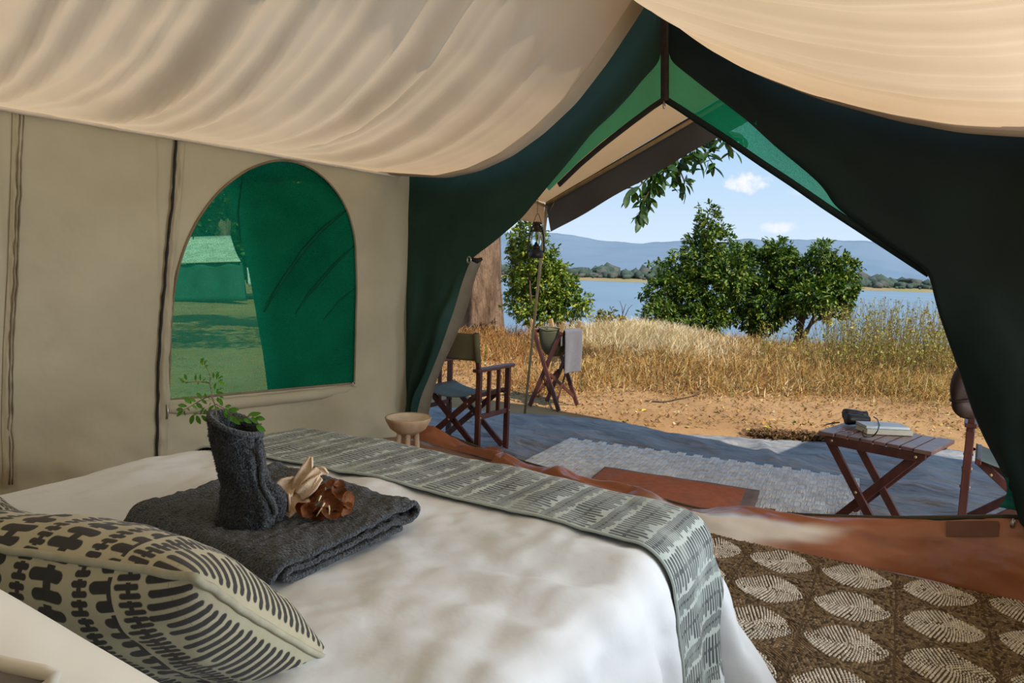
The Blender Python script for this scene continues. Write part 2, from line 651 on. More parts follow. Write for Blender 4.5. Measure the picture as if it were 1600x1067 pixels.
def runner_mat():
    m, nt, out, tc = new_mat('printed_runner')
    sp = nt.nodes.new('ShaderNodeSeparateXYZ')
    nt.links.new(tc.outputs['UV'], sp.inputs[0])
    u, v = E(nt, sp.outputs[0]), E(nt, sp.outputs[1])
    wob = nz(nt, tc.outputs['UV'], 9.0, 2.0)
    u = u + (wob - .5) * .012
    P = .150
    x = (u / P).fract() * P
    ci = (u / P).floor()
    v2 = v + ci * .0137
    a = column_mask(nt, x - .047, v2, .047, .0060, .0175, .005, .0012, 3.0)
    b = column_mask(nt, x - .122, v2, .024, .0036, .0105, .004, .0012, 9.0)
    mask = a.max(b)
    fade = nz(nt, tc.outputs['UV'], 5.5, 3.0, .6)
    mask = mask * (fade.ss(.30, .55) * .55 + .45)
    base = mixc(nt, nz(nt, tc.outputs['UV'], 14.0, 4.0).ss(.3, .7), (.41, .475, .46), (.34, .41, .40))
    wash = nz(nt, tc.outputs['UV'], 4.2, 3.0, .5).ss(.52, .70)
    base = mixc(nt, wash * .28, base, (.13, .17, .185))
    c = mixc(nt, mask * .93, base, (.028, .036, .044))
    weave = nz(nt, mapping(nt, tc.outputs['UV'], (1, .3, 1)), 420.0, 2.0)
    n = bump(nt, weave, .4, .002)
    nt.links.new(principled(nt, c, .8, .25, 0, n, .15).outputs[0], out.inputs[0])
    return m


def pillow_mat():
    m, nt, out, tc = new_mat('printed_pillow')
    sp = nt.nodes.new('ShaderNodeSeparateXYZ')
    nt.links.new(tc.outputs['UV'], sp.inputs[0])
    u, v = E(nt, sp.outputs[0]), E(nt, sp.outputs[1])
    wob = nz(nt, tc.outputs['UV'], 12.0, 2.0)
    uu = u + (wob - .5) * .008
    P = .108
    x = (uu / P).fract() * P
    ci = (uu / P).floor()
    v2 = v + ci * .011
    a = column_mask(nt, x - .036, v2, .030, .0088, .0265, .0075, .0011, 2.0)
    b = column_mask(nt, x - .088, v2, .0145, .0048, .0135, .004, .0010, 5.0)
    mask = a.max(b)
    # long bars running off the side edge (u small)
    e1 = column_mask(nt, u - .055, v + .004, .042, .0062, .0205, .0, .0012, 7.0)
    e2 = column_mask(nt, u - .118, v, .020, .0045, .0125, .004, .0012, 8.0)
    side = u.lt(.145)
    mask = mask * (side * -1.0 + 1.0) + e1.max(e2) * side
    base = mixc(nt, nz(nt, tc.outputs['UV'], 10.0, 4.0).ss(.3, .7), (.40, .385, .28), (.35, .335, .24))
    c = mixc(nt, mask * .96, base, (.012, .013, .018))
    weave = nz(nt, tc.outputs['UV'], 520.0, 2.0)
    n = bump(nt, weave, .3, .0015)
    nt.links.new(principled(nt, c, .8, .25, 0, n, .1).outputs[0], out.inputs[0])
    return m


M['sand'] = sand_mat()
M['water'] = water_mat()
M['runner'] = runner_mat()
M['print'] = pillow_mat()


def glass_mat():
    m, nt, out, tc = new_mat('lamp_glass')
    g = nt.nodes.new('ShaderNodeBsdfGlass')
    g.inputs['Roughness'].default_value = .02
    g.inputs['IOR'].default_value = 1.12
    g.inputs['Color'].default_value = (.92, .97, .98, 1)
    nt.links.new(g.outputs[0], out.inputs[0])
    return m


M['glass'] = glass_mat()

# ------------------------------------------------------------------ ground, lake, far side
GZ = -0.16
FW = np.array([-.643, .766])                      # level direction of view
RT = np.array([.766, .643])


def ground_z(x, y):
    d = x * FW[0] + y * FW[1]
    l = x * RT[0] + y * RT[1]
    z = GZ + .025 * n3(x * .5, y * .5) + .012 * n3(x * 2.1, y * 2.1, 4)
    if y < 5.4 and -4.6 < x < 1.2:
        z = GZ - .004
    # low bank of grass before the water, then down to the lake
    z += .30 * math.exp(-((d - 15.2) / 1.5) ** 2 - ((l - 2.6) / 2.2) ** 2)
    if d > 15.5 and y > 5:
        z -= 1.7 * smooth((d - 15.5) / 5.0) * smooth((l / d + .27) / .10)
    return z


def rect_ground():
    xs = np.concatenate([np.arange(-190, -46, 6.0), np.arange(-46, -16, 1.0), np.arange(-16, 4, .25), np.arange(4, 30.1, 1.5)])
    ys = np.concatenate([np.arange(-14, 2.9, 1.2), np.arange(3.0, 12, .25), np.arange(12, 46.1, .8), np.arange(50, 170, 6.0)])
    V = [(x, y, ground_z(x, y)) for y in ys for x in xs]
    n = len(xs)
    F = [(j * n + i, j * n + i + 1, (j + 1) * n + i + 1, (j + 1) * n + i) for j in range(len(ys) - 1) for i in range(n - 1)]
    return V, F


V, F = rect_ground()
tag(mk('ground', V, F, M['sand']), 'bare sandy ground between the tent and the lake', kind='structure')
wz = -1.55


def fwpt(d, l, z):
    return (FW[0] * d + RT[0] * l, FW[1] * d + RT[1] * l, z)


V = [fwpt(15, -200, wz), fwpt(15, 200, wz), fwpt(520, 900, wz), fwpt(520, -900, wz)]
tag(mk('lake', V, [(0, 1, 2, 3)], M['water'], smooth=False), 'calm blue lake beyond the grass bank', kind='structure')


def far_bank():
    V, F = [], []
    ls = np.linspace(-620, 620, 160)
    for l in ls:
        j = 10 * n3(l * .02, 3.0)
        for d, z in ((488 + j, wz - .1), (494 + j, wz + 1.6), (520, wz + 2.4), (700, wz + 4)):
            V.append(fwpt(d, l, z))
    for i in range(len(ls) - 1):
        for k in range(3):
            a = i * 4 + k
            F.append((a, a + 4, a + 5, a + 1))
    return V, F


V, F = far_bank()
tag(mk('far_shore', V, F, M['shore']), 'low sandy far bank of the lake', kind='structure')


def hills():
    px = [(300, 380), (620, 372), (760, 362), (850, 364), (892, 367), (935, 375), (1000, 379), (1060, 377), (1110, 379), (1160, 374), (1215, 375),
          (1262, 374), (1310, 376), (1345, 375), (1375, 379), (1415, 392), (1470, 402), (1560, 396), (1700, 400), (2000, 420)]
    D0 = 5200.0
    ridge = [atd(x, y, D0) for x, y in px]
    R = smooth_line(ridge, 240, 2)
    nb = 26
    V, F = [], []
    for i, p in enumerate(R):
        hor = np.array([p[0], p[1]])
        dn = hor / np.linalg.norm(hor)
        for k in range(nb + 1):
            t = k / nb                            # 0 foot .. 1 ridge
            q = hor - dn * (1 - t) * 3300
            h = p[2] * (t ** 1.35)
            rr = abs(fbm(q[0] * .0011, q[1] * .0011, 2, 4))
            h *= 1 - .35 * rr * (1 - t) * 2 * (t > 0)
            if k == nb:
                h += 14 * fbm(q[0] * .004, q[1] * .004, 5, 4)
            V.append((q[0], q[1], max(h, -1) if k else -3))
        V.append((hor[0] + dn[0] * 900, hor[1] + dn[1] * 900, -3))
    m = nb + 2
    for i in range(len(R) - 1):
        for k in range(m - 1):
            a = i * m + k
            F.append((a, a + m, a + m + 1, a + 1))
    return V, F


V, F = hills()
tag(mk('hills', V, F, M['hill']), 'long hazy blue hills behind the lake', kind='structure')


def icoblob():
    import bmesh
    bm = bmesh.new()
    bmesh.ops.create_icosphere(bm, subdivisions=1, radius=1.0)
    V = np.array([v.co[:] for v in bm.verts]); F = [tuple(v.index for v in f.verts) for f in bm.faces]
    bm.free()
    return V, F


ICO_V, ICO_F = icoblob()
b = MB()
cols = []
for i in range(1500):
    l = rng.uniform(-430, 430)
    d = rng.uniform(497, 600)
    h = rng.uniform(2.0, 5.2) * (1.0 if rng.random() < .8 else 1.5) * (.6 + .5 * (d - 497) / 100)
    if d < 510: h *= .55
    w = h * rng.uniform(.8, 1.6)
    c = np.array(fwpt(d, l, wz + 2.0 + h * .7))
    v = ICO_V * (1 + .25 * rng.standard_normal((len(ICO_V), 1))) * [w, w, h] + c
    g = rng.uniform(.8, 1.25)
    hz = np.array([.10, .14, .155])  # bluish distance haze, mixed into every clump's colour
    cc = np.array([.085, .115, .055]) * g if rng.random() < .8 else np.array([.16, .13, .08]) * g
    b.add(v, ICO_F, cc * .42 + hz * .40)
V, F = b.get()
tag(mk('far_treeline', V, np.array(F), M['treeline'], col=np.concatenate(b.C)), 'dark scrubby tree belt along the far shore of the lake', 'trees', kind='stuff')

# ------------------------------------------------------------------ tent shell
XL, XC, XE, YF, YB = -4.10, -2.0, 0.26, 3.58, -1.7
EAVE = 2.02


def floor_fn(u, v):
    x = XL + u * (XE - XL)
    y = YB + v * (YF - .02 - YB)
    return (x, y, .002 + .004 * n3(x * 3, y * 3))


V, F, UV = grid(40, 40, floor_fn)
V2 = V.copy(); V2[:, 2] = -.06
nV = len(V)
tag(solid(mk('floor', V, F, M['pvc_floor']), .06), 'brown tent groundsheet under the rug', kind='structure')

# ---- liner: two cream sheets slung from the ridge, hanging in folds
lp = [(1012, 0), (985, 42), (950, 95), (900, 160), (850, 207), (800, 243), (750, 266), (700, 277), (655, 279)]
LP = [ony(x, y, 3.45) for x, y in lp]
LP = [(p[0], p[2]) for p in LP]
LP = [(XC, LP[0][1] + .035)] + LP[0:-1] + [(XL - .06, EAVE)]
rp = [(1040, 4), (1062, 28), (1100, 62), (1150, 97), (1200, 123), (1290, 157), (1400, 187), (1500, 206), (1600, 213)]
RP = [ony(x, y, 3.45) for x, y in rp]
RP = [(p[0], p[2]) for p in RP]
RP = [(XC, LP[0][1])] + RP + [(-.05, RP[-1][1] - .012), (XE, RP[-1][1] - .01)]
LPs = smooth_line(LP, 90, 3)
RPs = smooth_line(RP, 90, 3)


def crease(t):
    """Rounded ridges with sharper valleys, one value per place along the ridge."""
    a = n3(t, 11.3)
    return abs(a) * 1.6 - .35


def liner_fn(prof, side):
    def fn(u, v):
        i = v * (len(prof) - 1)
        k = min(int(i), len(prof) - 2)
        p = prof[k] * (1 - (i - k)) + prof[k + 1] * (i - k)
        y = YB + u * (3.45 - YB)
        env = math.sin(PI * min(1, v * 1.02) ** .9) if v < 1 else 0
        env = max(env, 0) * .9 + .08 * (1 - v)
        ty = y + (.16 * v * v if side < 0 else -.10 * v)
        front = smooth((3.45 - y) / .35)
        if side < 0:
            h = .15 * crease(ty * 2.6 + .3 * v) + .11 * crease(ty * 5.7 + 4) + .022 * n3(ty * 14, v * 2)
            h *= .35 + .65 * smooth((3.3 - y) / 1.2)
        else:
            h = .07 * crease(ty * 2.4 + 7) + .040 * crease(ty * 6.5 + 2) + .012 * n3(ty * 17, v * 2)
        h += .010 * fbm(y * 1.3, v * 3.0, side)
        lift = (1 - smooth((y + 1.7) / 5.0)) * .0
        return (p[0], y, p[1] + h * env * (.25 + .75 * front) + lift)
    return fn


ceil = structure('ceiling')
V, F, UV = grid(300, 80, liner_fn(LPs, -1))
mk('liner_sheet', V, F, M['liner'], ceil, uv=UV)
V, F, UV = grid(300, 80, liner_fn(RPs, 1))
mk('liner_sheet', V, F, M['liner'], ceil, uv=UV)


def hem_fn(prof, wd, dz):
    def fn(u, v):
        i = u * (len(prof) - 1)
        k = min(int(i), len(prof) - 2)
        p = prof[k] * (1 - (i - k)) + prof[k + 1] * (i - k)
        return (p[0], 3.456 - wd * v - .012 * math.sin(v * PI), p[1] - .004 - dz * math.sin(v * PI))
    return fn


V, F, UV = grid(90, 4, hem_fn(LPs, .13, .008))
mk('hem', V, F, M['liner_hem'], ceil)
V, F, UV = grid(90, 4, hem_fn(RPs, .13, .006))
mk('hem', V, F, M['liner_hem'], ceil)
# rolled hem along the left eave
V, F = tube([(XL + .035, y, EAVE - .012 + .006 * n3(y * 3, 1)) for y in np.linspace(YB, 3.45, 70)], [.016 + .003 * n3(i * .6, 2) for i in range(70)], 8)
mk('eave_hem', V, F, pmat('eave_hem', (.80, .74, .64), (.72, .66, .56), 12, 3, .9, .1, bs=.3, bscale=60, bdist=.003), ceil)


# ---- left wall, with an arched net window
def wall_x(y, z):
    low = smooth((.75 - z) / .75)
    return (XL - .012 * fbm(y * 1.3, z * 1.1, 1.0, 3) + .010 * fbm(y * 3.1, z * 6.0, 8.0, 4) * (.4 + low)
            + .09 * low * fbm(y * 2.2 + z * 1.8, z * 1.4, 3.0, 3) + .03 * low + .012 * abs(n3(y * 1.2 - z * 2.2, z * 1.1 + y, 12)))


WY0, WY1 = 1.70, YF + .05
wpx = [(262, 624), (264, 560), (266, 500), (272, 440), (285, 390), (306, 344), (340, 298), (385, 264), (430, 249), (470, 254), (508, 278), (538, 318),
       (553, 365), (556, 440), (554, 530), (552, 598)]
WP = [onx(x, y, XL) for x, y in wpx]
WP = np.array([(p[1], p[2]) for p in WP])
top = smooth_line(WP, 70, 3)
bot = np.stack([np.linspace(WP[-1][0], WP[0][0], 28)[1:-1], np.linspace(WP[-1][1], WP[0][1], 28)[1:-1]], 1)
LOOP = np.concatenate([top, bot])
cen = LOOP.mean(0)
wl = structure('wall_left')
Wm = []
z1 = EAVE + .12
nr = 14
V, F = [], []
m = len(LOOP)
for p in LOOP:
    d = p - cen
    ts = []
    if d[0] > 1e-6: ts.append((WY1 - cen[0]) / d[0])
    if d[0] < -1e-6: ts.append((WY0 - cen[0]) / d[0])
    if d[1] > 1e-6: ts.append((z1 - cen[1]) / d[1])
    if d[1] < -1e-6: ts.append((-.01 - cen[1]) / d[1])
    q = cen + d * min(ts)
    for k in range(nr + 1):
        r = p + (q - p) * (k / nr)
        V.append((wall_x(r[0], r[1]) * (k > 0) + (XL + .006) * (k == 0), r[0], r[1]))
for i in range(m):
    j = (i + 1) % m
    for k in range(nr):
        F.append((i * (nr + 1) + k, i * (nr + 1) + k + 1, j * (nr + 1) + k + 1, j * (nr + 1) + k))
# the four corners of the panel
mk('canvas_panel', V, F, M['khaki'], wl)
cb = MB()
corners = [(WY0, -.01), (WY0, z1), (WY1, z1), (WY1, -.01)]
Q = [V[i * (nr + 1) + nr] for i in range(m)]
for cy, cz in corners:
    on = sorted(Q, key=lambda q: (q[1] - cy) ** 2 + (q[2] - cz) ** 2)
    a = min((q for q in Q if abs(q[1] - cy) < 1e-4), key=lambda q: abs(q[2] - cz), default=on[0])
    c = min((q for q in Q if abs(q[2] - cz) < 1e-4), key=lambda q: abs(q[1] - cy), default=on[1])
    cb.add([(wall_x(cy, cz), cy, cz), a, c], [(0, 1, 2)])
Vc, Fc = cb.get()
mk('canvas_panel', Vc, Fc, M['khaki'], wl)
Y1s = 1.715
for (ya, yb, n) in ((.97, Y1s, 34), (YB - .03, .985, 60)):
    V, F, UV = grid(n, 60, lambda u, v: (wall_x(ya + u * (yb - ya), v * z1 - .01), ya + u * (yb - ya), v * z1 - .01))
    mk('canvas_panel', V, F, M['khaki'], wl)


def seam_line(pts, r, name, mat, off=.012):
    P = smooth_line([onx(x, y, XL + off) for x, y in pts], 60, 2)
    for i in range(len(P)):
        P[i][1] += .006 * n3(i * .35, 5.0)
        P[i][0] = max(P[i][0], wall_x(P[i][1], P[i][2]) + off * .7)
    V, F = tube(P, [r * (1 + .4 * n3(i * .5, 9)) for i in range(len(P))], 6)
    return mk(name, V, F, mat, wl)


def strip(pa, pb, name, mat, off=.01, amp=.012, parent=None):
    A = smooth_line([onx(x, y, XL + off) for x, y in pa], 70, 2)
    B = smooth_line([onx(x, y, XL + off) for x, y in pb], 70, 2)

    def fn(u, v):
        i = v * 69
        k = min(int(i), 68)
        p = (A[k] * (1 - u) + B[k] * u) * (1 - (i - k)) + (A[k + 1] * (1 - u) + B[k + 1] * u) * (i - k)
        p = p.copy()
        p[0] = max(p[0], wall_x(p[1], p[2]) + off) + amp * math.sin(PI * u) * (1 + .9 * n3(p[2] * 9, u * 2)) + .006 * fbm(p[2] * 16, u * 3, 2, 3) * (u > 0) * (u < 1)
        return p
    V, F, UV = grid(10, 70, fn)
    return mk(name, V, F, mat, parent or wl)


seam_line([(275, 214), (271, 300), (264, 360), (258, 430), (252, 500), (247, 580), (245, 640), (240, 718)], .008, 'seam_cord', M['binding'], .02)
strip([(276, 214), (272, 300), (265, 360), (259, 430), (253, 500), (248, 580), (246, 640), (241, 718)],
      [(290, 216), (285, 300), (279, 360), (272, 430), (268, 500), (264, 580), (263, 640), (258, 700)], 'zip_flap', M['khaki'], .008, .014)
strip([(19, 172), (17, 300), (12, 430), (5, 550), (2, 650), (0, 760)], [(36, 174), (32, 300), (27, 430), (20, 550), (19, 650), (16, 755)], 'seam_strip', M['khaki'], .008, .010)
seam_line([(31, 172), (27, 300), (22, 430), (16, 550), (14, 650), (12, 755)], .004, 'seam_cord', M['khaki_dark'], .024)
seam_line([(36, 174), (32, 300), (27, 430), (20, 550), (19, 650), (16, 755)], .004, 'seam_cord', M['khaki_dark'], .014)
V, F = tube([onx(262, 632, XL + .05), onx(262, 645, XL + .05), onx(261, 655, XL + .05)], [.006, .008, .004], 6)
mk('zip_pull', V, F, M['metal'], wl)

# window: net, its stitched border, the cover rolled down below it and the half-closed storm cover outside
win = structure('window_1')


def net_disc(loop, X, rings=24, amp=.012):
    V, F = [(X, cen[0], cen[1])], []
    m = len(loop)
    for k in range(1, rings + 1):
        for p in loop:
            q = cen + (p - cen) * (k / rings)
            f = 1 - (k / rings) ** 4
            dg = .55 * q[0] - .8 * q[1]
            V.append((X - amp * f * (abs(n3(dg * 5.0, q[0] * .7)) * 2 + .4 * fbm(q[0] * 2, q[1] * 2, 6, 3)), q[0], q[1]))
    for i in range(m):
        F.append((0, 1 + i, 1 + (i + 1) % m))
    for k in range(rings - 1):
        for i in range(m):
            j = (i + 1) % m
            F.append((1 + k * m + i, 1 + (k + 1) * m + i, 1 + (k + 1) * m + j, 1 + k * m + j))
    return V, F


V, F = net_disc(LOOP, XL - .006, 40, .022)
nsc = mk('net_screen', V, F, M['net_win'], win)
V, F = tube([(XL + .012, p[0], p[1]) for p in LOOP], .007, 6, closed=True, ref=(1, 0, 0))
mk('stitched_border', V, F, M['khaki_dark'], nsc)
fm = pmat('folded_net', (.006, .11, .06), (.004, .08, .045), 8, 3, .8, .1, bs=.5, bscale=300, bdist=.002, trans=.3)
for T, wdt in (([(412, 488), (440, 440), (471, 395), (505, 357), (549, 322)], .013), ([(461, 491), (480, 462), (501, 438), (530, 405), (556, 382)], .010), ([(505, 500), (530, 470), (555, 450)], .006), ([(380, 270), (372, 330), (376, 380)], .005)):
    P = smooth_line([onx(x, y, XL - .004) for x, y in T], 40, 3)
    V, F = tube(P, wdt * np.sin(np.linspace(.12, PI - .12, 40)) ** .6, 8, ref=(1, 0, 0))
    V[:, 0] = XL - .003 + (V[:, 0] - XL + .004) * .45
    mk('net_fold', V, F, fm, nsc)
pr = [onx(x, y, XL + .02) for x, y in ((258, 640), (330, 634), (420, 625), (500, 616), (556, 607))]
PR = smooth_line(pr, 50, 1)
V, F = tube(PR, [.040 * (1 + .12 * n3(i * .2, 3)) * (.55 + .45 * min(1, min(i, 49 - i) / 4)) for i in range(50)], 14, ref=(1, 0, 0))
V = np.array(V); V[:, 0] = XL + .012 + (V[:, 0] - XL - .02).clip(-.03) * .9
mk('rolled_cover', V, F, M['khaki'], win)
for (x, y) in ((553, 600),):
    c = onx(x, y, XL + .04)
    V, F = tube([c + [0, .012 * math.cos(a), .016 * math.sin(a)] for a in np.linspace(0, 2 * PI, 14)[:-1]], .003, 5, closed=True, ref=(1, 0, 0))
    mk('cover_ring', V, F, M['metal'], win)
# storm cover hanging outside, covering the far half; its free edge runs diagonally
so = XL - .10
ed = [onx(x, y, so) for x, y in ((352, 285), (372, 350), (388, 420), (402, 500), (412, 560), (422, 640))]
ED = smooth_line(ed, 40, 2)
V, F, UV = grid(60, 39, lambda u, v: (so - .02 * math.sin(u * 9 + v * 5) * u + .11 * abs(n3(u * 2.2 + v * 3.6, u * 1.0 - v * .6, 4)) * min(1, u * 5) + .02 * n3(u * 9 + v * 12, v * 3) * u,
                                      ED[int(round(v * 39))][1] * (1 - u) + 3.45 * u, ED[int(round(v * 39))][2] * (1 - u) + (1.95 - 1.55 * v) * u))
mk('storm_cover', V, F, pmat('storm_cover', (.035, .24, .15), (.008, .10, .06), 2.4, 5, .7, .2, bs=.5, bscale=7, bdist=.03, trans=.45, stretch=(1, .7, 1.3)), win)
hd = [onx(x, y, XL - .13) for x, y in ((352, 280), (400, 268), (470, 266), (540, 288))]
V, F = tube(smooth_line(hd, 20, 1), .075, 10)
mk('rolled_blind', V, F, M['green_dark'], win)

# ---- front wall: dark green canvas with the doorway cut out, flaps tied back
wf = structure('wall_front')
cl = [(1034, -22), (1033, 96), (1006, 122), (990, 144), (959, 178), (928, 206), (892, 250), (860, 287), (815, 341), (770, 379), (735, 405),
      (722, 440), (709, 490), (692, 540), (674, 590), (662, 620), (655, 648)]
cr = [(1042, -22), (1045, 93), (1090, 129), (1130, 160), (1168, 189), (1210, 228), (1255, 264), (1288, 293), (1304, 322), (1350, 356), (1400, 390), (1453, 424),
      (1459, 452), (1469, 490), (1486, 540), (1507, 600), (1519, 640), (1538, 685), (1566, 735), (1588, 790), (1592, 806)]


def edge_curve(px, n, Y=YF, it=2):
    P = smooth_line([ony(x, y, Y) for x, y in px], n, it)
    return P


NI, NJ = 90, 60
IL = edge_curve(cl, NI)
OLp = [(XC, YF, 3.02), (-2.6, YF, 2.78), (-3.4, YF, 2.40), (XL - .01, YF, 2.08), (XL - .02, YF, 1.5), (XL - .02, YF, .9), (XL - .02, YF, .14)]
OL = interp(OLp, NI)


def flap_y(p, u, z, side):
    fold = smooth((1.46 - z) / .5)
    g = 0.0
    if side < 0:
        g += .05 * fold * (.5 + .5 * math.sin(u * 11 + 1.6 * (1.4 - z) + 2 * n3(z * 1.5, u))) * smooth(u / .3)
        g += .06 * math.exp(-((u - .93) / .07) ** 2) * fold * (1 + .4 * n3(z * 5, 2))
        g += .025 * fbm(u * 1.5, z * 1.4, 3.3, 3)
    else:
        g += .09 * fold * (.5 + .5 * math.sin(u * 9 + 1.2 * z)) * smooth(u / .3)
        g += .05 * fbm(u * 1.6, z * 1.2, 9.3, 3) + .10 * math.exp(-((z - 1.25) / .35) ** 2) * smooth(u / .5)
    return g


def ruled(OC, IC, side):
    def fn(u, v):
        i = int(round(v * (NI - 1)))
        p = OC[i] * (1 - u) + IC[i] * u
        z = p[2]
        e = 1 - smooth((u - .985) / .015) * .6
        return (p[0], YF - max(-.01, flap_y(p, u, z, side)) * min(1, u * 6 + .1) * e, z)
    return grid(NJ, NI - 1, fn)


V, F, UV = ruled(OL, IL, -1)
mk('door_flap', V, F, M['green'], wf)
IR = edge_curve(cr, NI)
ORp = [(XC, YF, 3.02), (-1.4, YF, 2.78), (-.6, YF, 2.40), (XE, YF, 2.04), (XE, YF, 1.5), (XE, YF, .9), (XE, YF, .02)]
OR = interp(ORp, NI)
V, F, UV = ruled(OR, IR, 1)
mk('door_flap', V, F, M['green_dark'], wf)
# khaki reverse of the left flap, turned outwards below its tie
A = smooth_line([ony(x, y, YF + .02) for x, y in ((728, 409), (712, 442), (698, 491), (680, 541), (662, 591), (650, 621), (643, 655))], 40, 2)
B = smooth_line([ony(x, y, YF + .11) for x, y in ((754, 404), (743, 432), (731, 480), (712, 528), (692, 570), (679, 604), (668, 655))], 40, 2)
V, F, UV = grid(8, 39, lambda u, v: A[int(round(v * 39))] * (1 - u) + B[int(round(v * 39))] * u + np.array([0, .02 * math.sin(u * PI), 0]))
mk('flap_lining', V, F, pmat('flap_lining', (.27, .25, .19), (.21, .19, .145), 6, 4, .8, .2, bs=.4, bscale=14, bdist=.01), wf)
# tie ring and knot
c = ony(733, 406, YF - .05)
V, F = tube([c + [.018 * math.cos(a), 0, .022 * math.sin(a)] for a in np.linspace(0, 2 * PI, 16)[:-1]], .006, 6, closed=True, ref=(0, 1, 0))
mk('tie_ring', V, F, M['metal'], wf)
V, F = tube([c + [.015, .01, .005], c + [.05, .03, -.006], c + [.08, .05, .012]], [.012, .02, .01], 8)
mk('tie_knot', V, F, M['binding'], wf)

# doorway: bright net panels above the opening, bound edge, centre zip, PVC threshold
dr = structure('door_1')
ol = [(1036, 153), (1020, 162), (985, 188), (940, 222), (905, 252), (868, 288), (858, 298)]
orr = [(1040, 153), (1060, 164), (1084, 180), (1132, 211), (1190, 251), (1240, 284), (1289, 318), (1345, 356)]
for (ca, oa) in (([(1035, 76), (1004, 106), (982, 130), (950, 165), (918, 194), (880, 240), (846, 284)], ol),
                 ([(1040, 74), (1098, 116), (1140, 148), (1178, 177), (1222, 214), (1270, 252), (1350, 328)], orr)):
    A = smooth_line([ony(x, y, YF + .012) for x, y in ca], 40, 1)
    B = smooth_line([ony(x, y, YF + .012) for x, y in oa], 40, 1)
    V, F, UV = grid(8, 39, lambda u, v: A[int(round(v * 39))] * (1 - u) + B[int(round(v * 39))] * u + np.array([0, .006 * n3(v * 9, u), 0]))
    mk('net_panel', V, F, M['net'], dr)


def band(px, w, name, mat, Y, n=80, parent=None, th=.012):
    P = edge_curve(px, n, Y, 3)
    V, F = [], []
    for i in range(n):
        t = P[min(i + 1, n - 1)] - P[max(i - 1, 0)]
        t /= np.linalg.norm(t)
        nn = np.array([-t[2], 0, t[0]])
        for a, y in ((-.5, 0), (.5, 0), (.5, th), (-.5, th)):
            V.append(P[i] + nn * w * a + np.array([0, y, 0]))
    for i in range(n - 1):
        for k in range(4):
            k2 = (k + 1) % 4
            F.append((i * 4 + k, i * 4 + k2, i * 4 + 4 + k2, i * 4 + 4 + k))
    return mk(name, V, F, mat, parent)


band([(1037, 155), (1020, 166), (985, 192), (940, 227), (905, 257), (872, 289)], .030, 'bound_edge', M['binding'], YF - .012, parent=dr)
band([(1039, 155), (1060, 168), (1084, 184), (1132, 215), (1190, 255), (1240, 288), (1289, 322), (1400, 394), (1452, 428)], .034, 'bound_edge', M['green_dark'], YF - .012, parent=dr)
band([(1038, -25), (1038, 60), (1038, 158)], .046, 'zip_strip', M['zip'], YF - .022, 30, dr)
V, F = tube([ony(1037.5, 158, YF - .03), ony(1037.5, 165, YF - .03), ony(1037.5, 170, YF - .03)], [.004, .008, .005], 6)
mk('zip_slider', V, F, M['metal'], dr)

# threshold: lies almost flat on the left, stands knee high on the right
tpx = [(640, 655), (662, 667), (700, 681), (757, 703)]
TL = [ony(x, y, YF) for x, y in tpx]
tr = [(1090, 796), (1120, 797.5), (1200, 802), (1300, 807), (1400, 809.5), (1500, 808.5), (1590, 806)]
TR_ = [ony(x, y, YF) for x, y in tr]
TOP = smooth_line(TL + [np.array([-2.8, YF, .016]), np.array([-2.0, YF, .012])] + TR_ + [np.array([.24, YF, .37])], 160, 2)


def lip_fn(u, v):
    p = TOP[int(round(u * 159))]
    h = max(p[2], 0.0)
    k = smooth((h - .03) / .25)                   # 0 = lying, 1 = standing
    foot = YF - (.34 * (1 - k) + .10 * k)
    if p[0] < -3.0:
        foot = YF - .10
    x = p[0] + .0 * v
    y = p[1] * (1 - v) + foot * v
    z = h * (1 - v ** (1.0 + .8 * k)) + .004
    w = .060 * (1 - k) * max(0, 1 - 3.2 * abs(n3(x * 1.6 + y * 4, y * 6, 1))) + .02 * (1 - k) * abs(n3(x * 7, y * 12, 4)) + .012 * fbm(x * 4, z * 7 + y * 3, 2, 3)
    w *= min(1, v * 6) * min(1, (1 - v) * 5 + .15)
    return (x, y - w * k * 1.2, z + max(w, -.0) * (1 - k * .7))


V, F, UV = grid(159, 40, lip_fn)
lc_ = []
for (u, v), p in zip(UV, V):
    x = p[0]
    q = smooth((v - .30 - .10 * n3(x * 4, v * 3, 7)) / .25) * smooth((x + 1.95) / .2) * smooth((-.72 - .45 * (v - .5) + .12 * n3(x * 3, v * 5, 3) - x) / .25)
    lc_.append(np.array([.36, .135, .068]) * (1 - q) + np.array([.84, .82, .77]) * q)  # pale patch is sky glare painted into the lip colour
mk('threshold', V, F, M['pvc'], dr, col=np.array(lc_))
V, F = [], []
for i, p in enumerate(TOP):
    for (a, c_) in ((-.008, -.016), (.008, -.016), (.010, .006), (-.010, .006)):
        V.append((p[0], p[1] - .004 + a, max(p[2], .01) + c_ + .004))
for i in range(159):
    for k in range(4):
        F.append((i * 4 + k, i * 4 + (k + 1) % 4, i * 4 + 4 + (k + 1) % 4, i * 4 + 4 + k))
mk('threshold_binding', V, F, pmat('olive_tape', (.07, .06, .035), (.05, .045, .03), 30, 3, .8, .2), dr)


def patch(x0, x1, y0, y1, off, name, mat):
    V, F, UV = grid(8, 6, lambda u, v: ony(x0 + u * (x1 - x0), y0 + v * (y1 - y0), YF - off - .02 * v))
    return mk(name, V, F, mat, dr)


patch(1478, 1560, 814, 838, .035, 'sewn_patch', pmat('dark_patch', (.17, .075, .05), (.13, .06, .04), 8, 3, .6, .3))
patch(1354, 1360, 812, 850, .03, 'sewn_tape', pmat('patch_tape', (.24, .085, .045), None, 8, 3, .6, .3))
V, F = tube([ony(1584, 810, YF - .04), ony(1583, 817, YF - .045), ony(1580, 824, YF - .045)], [.004, .009, .006], 6)
mk('zip_slider', V, F, M['metal'], dr)
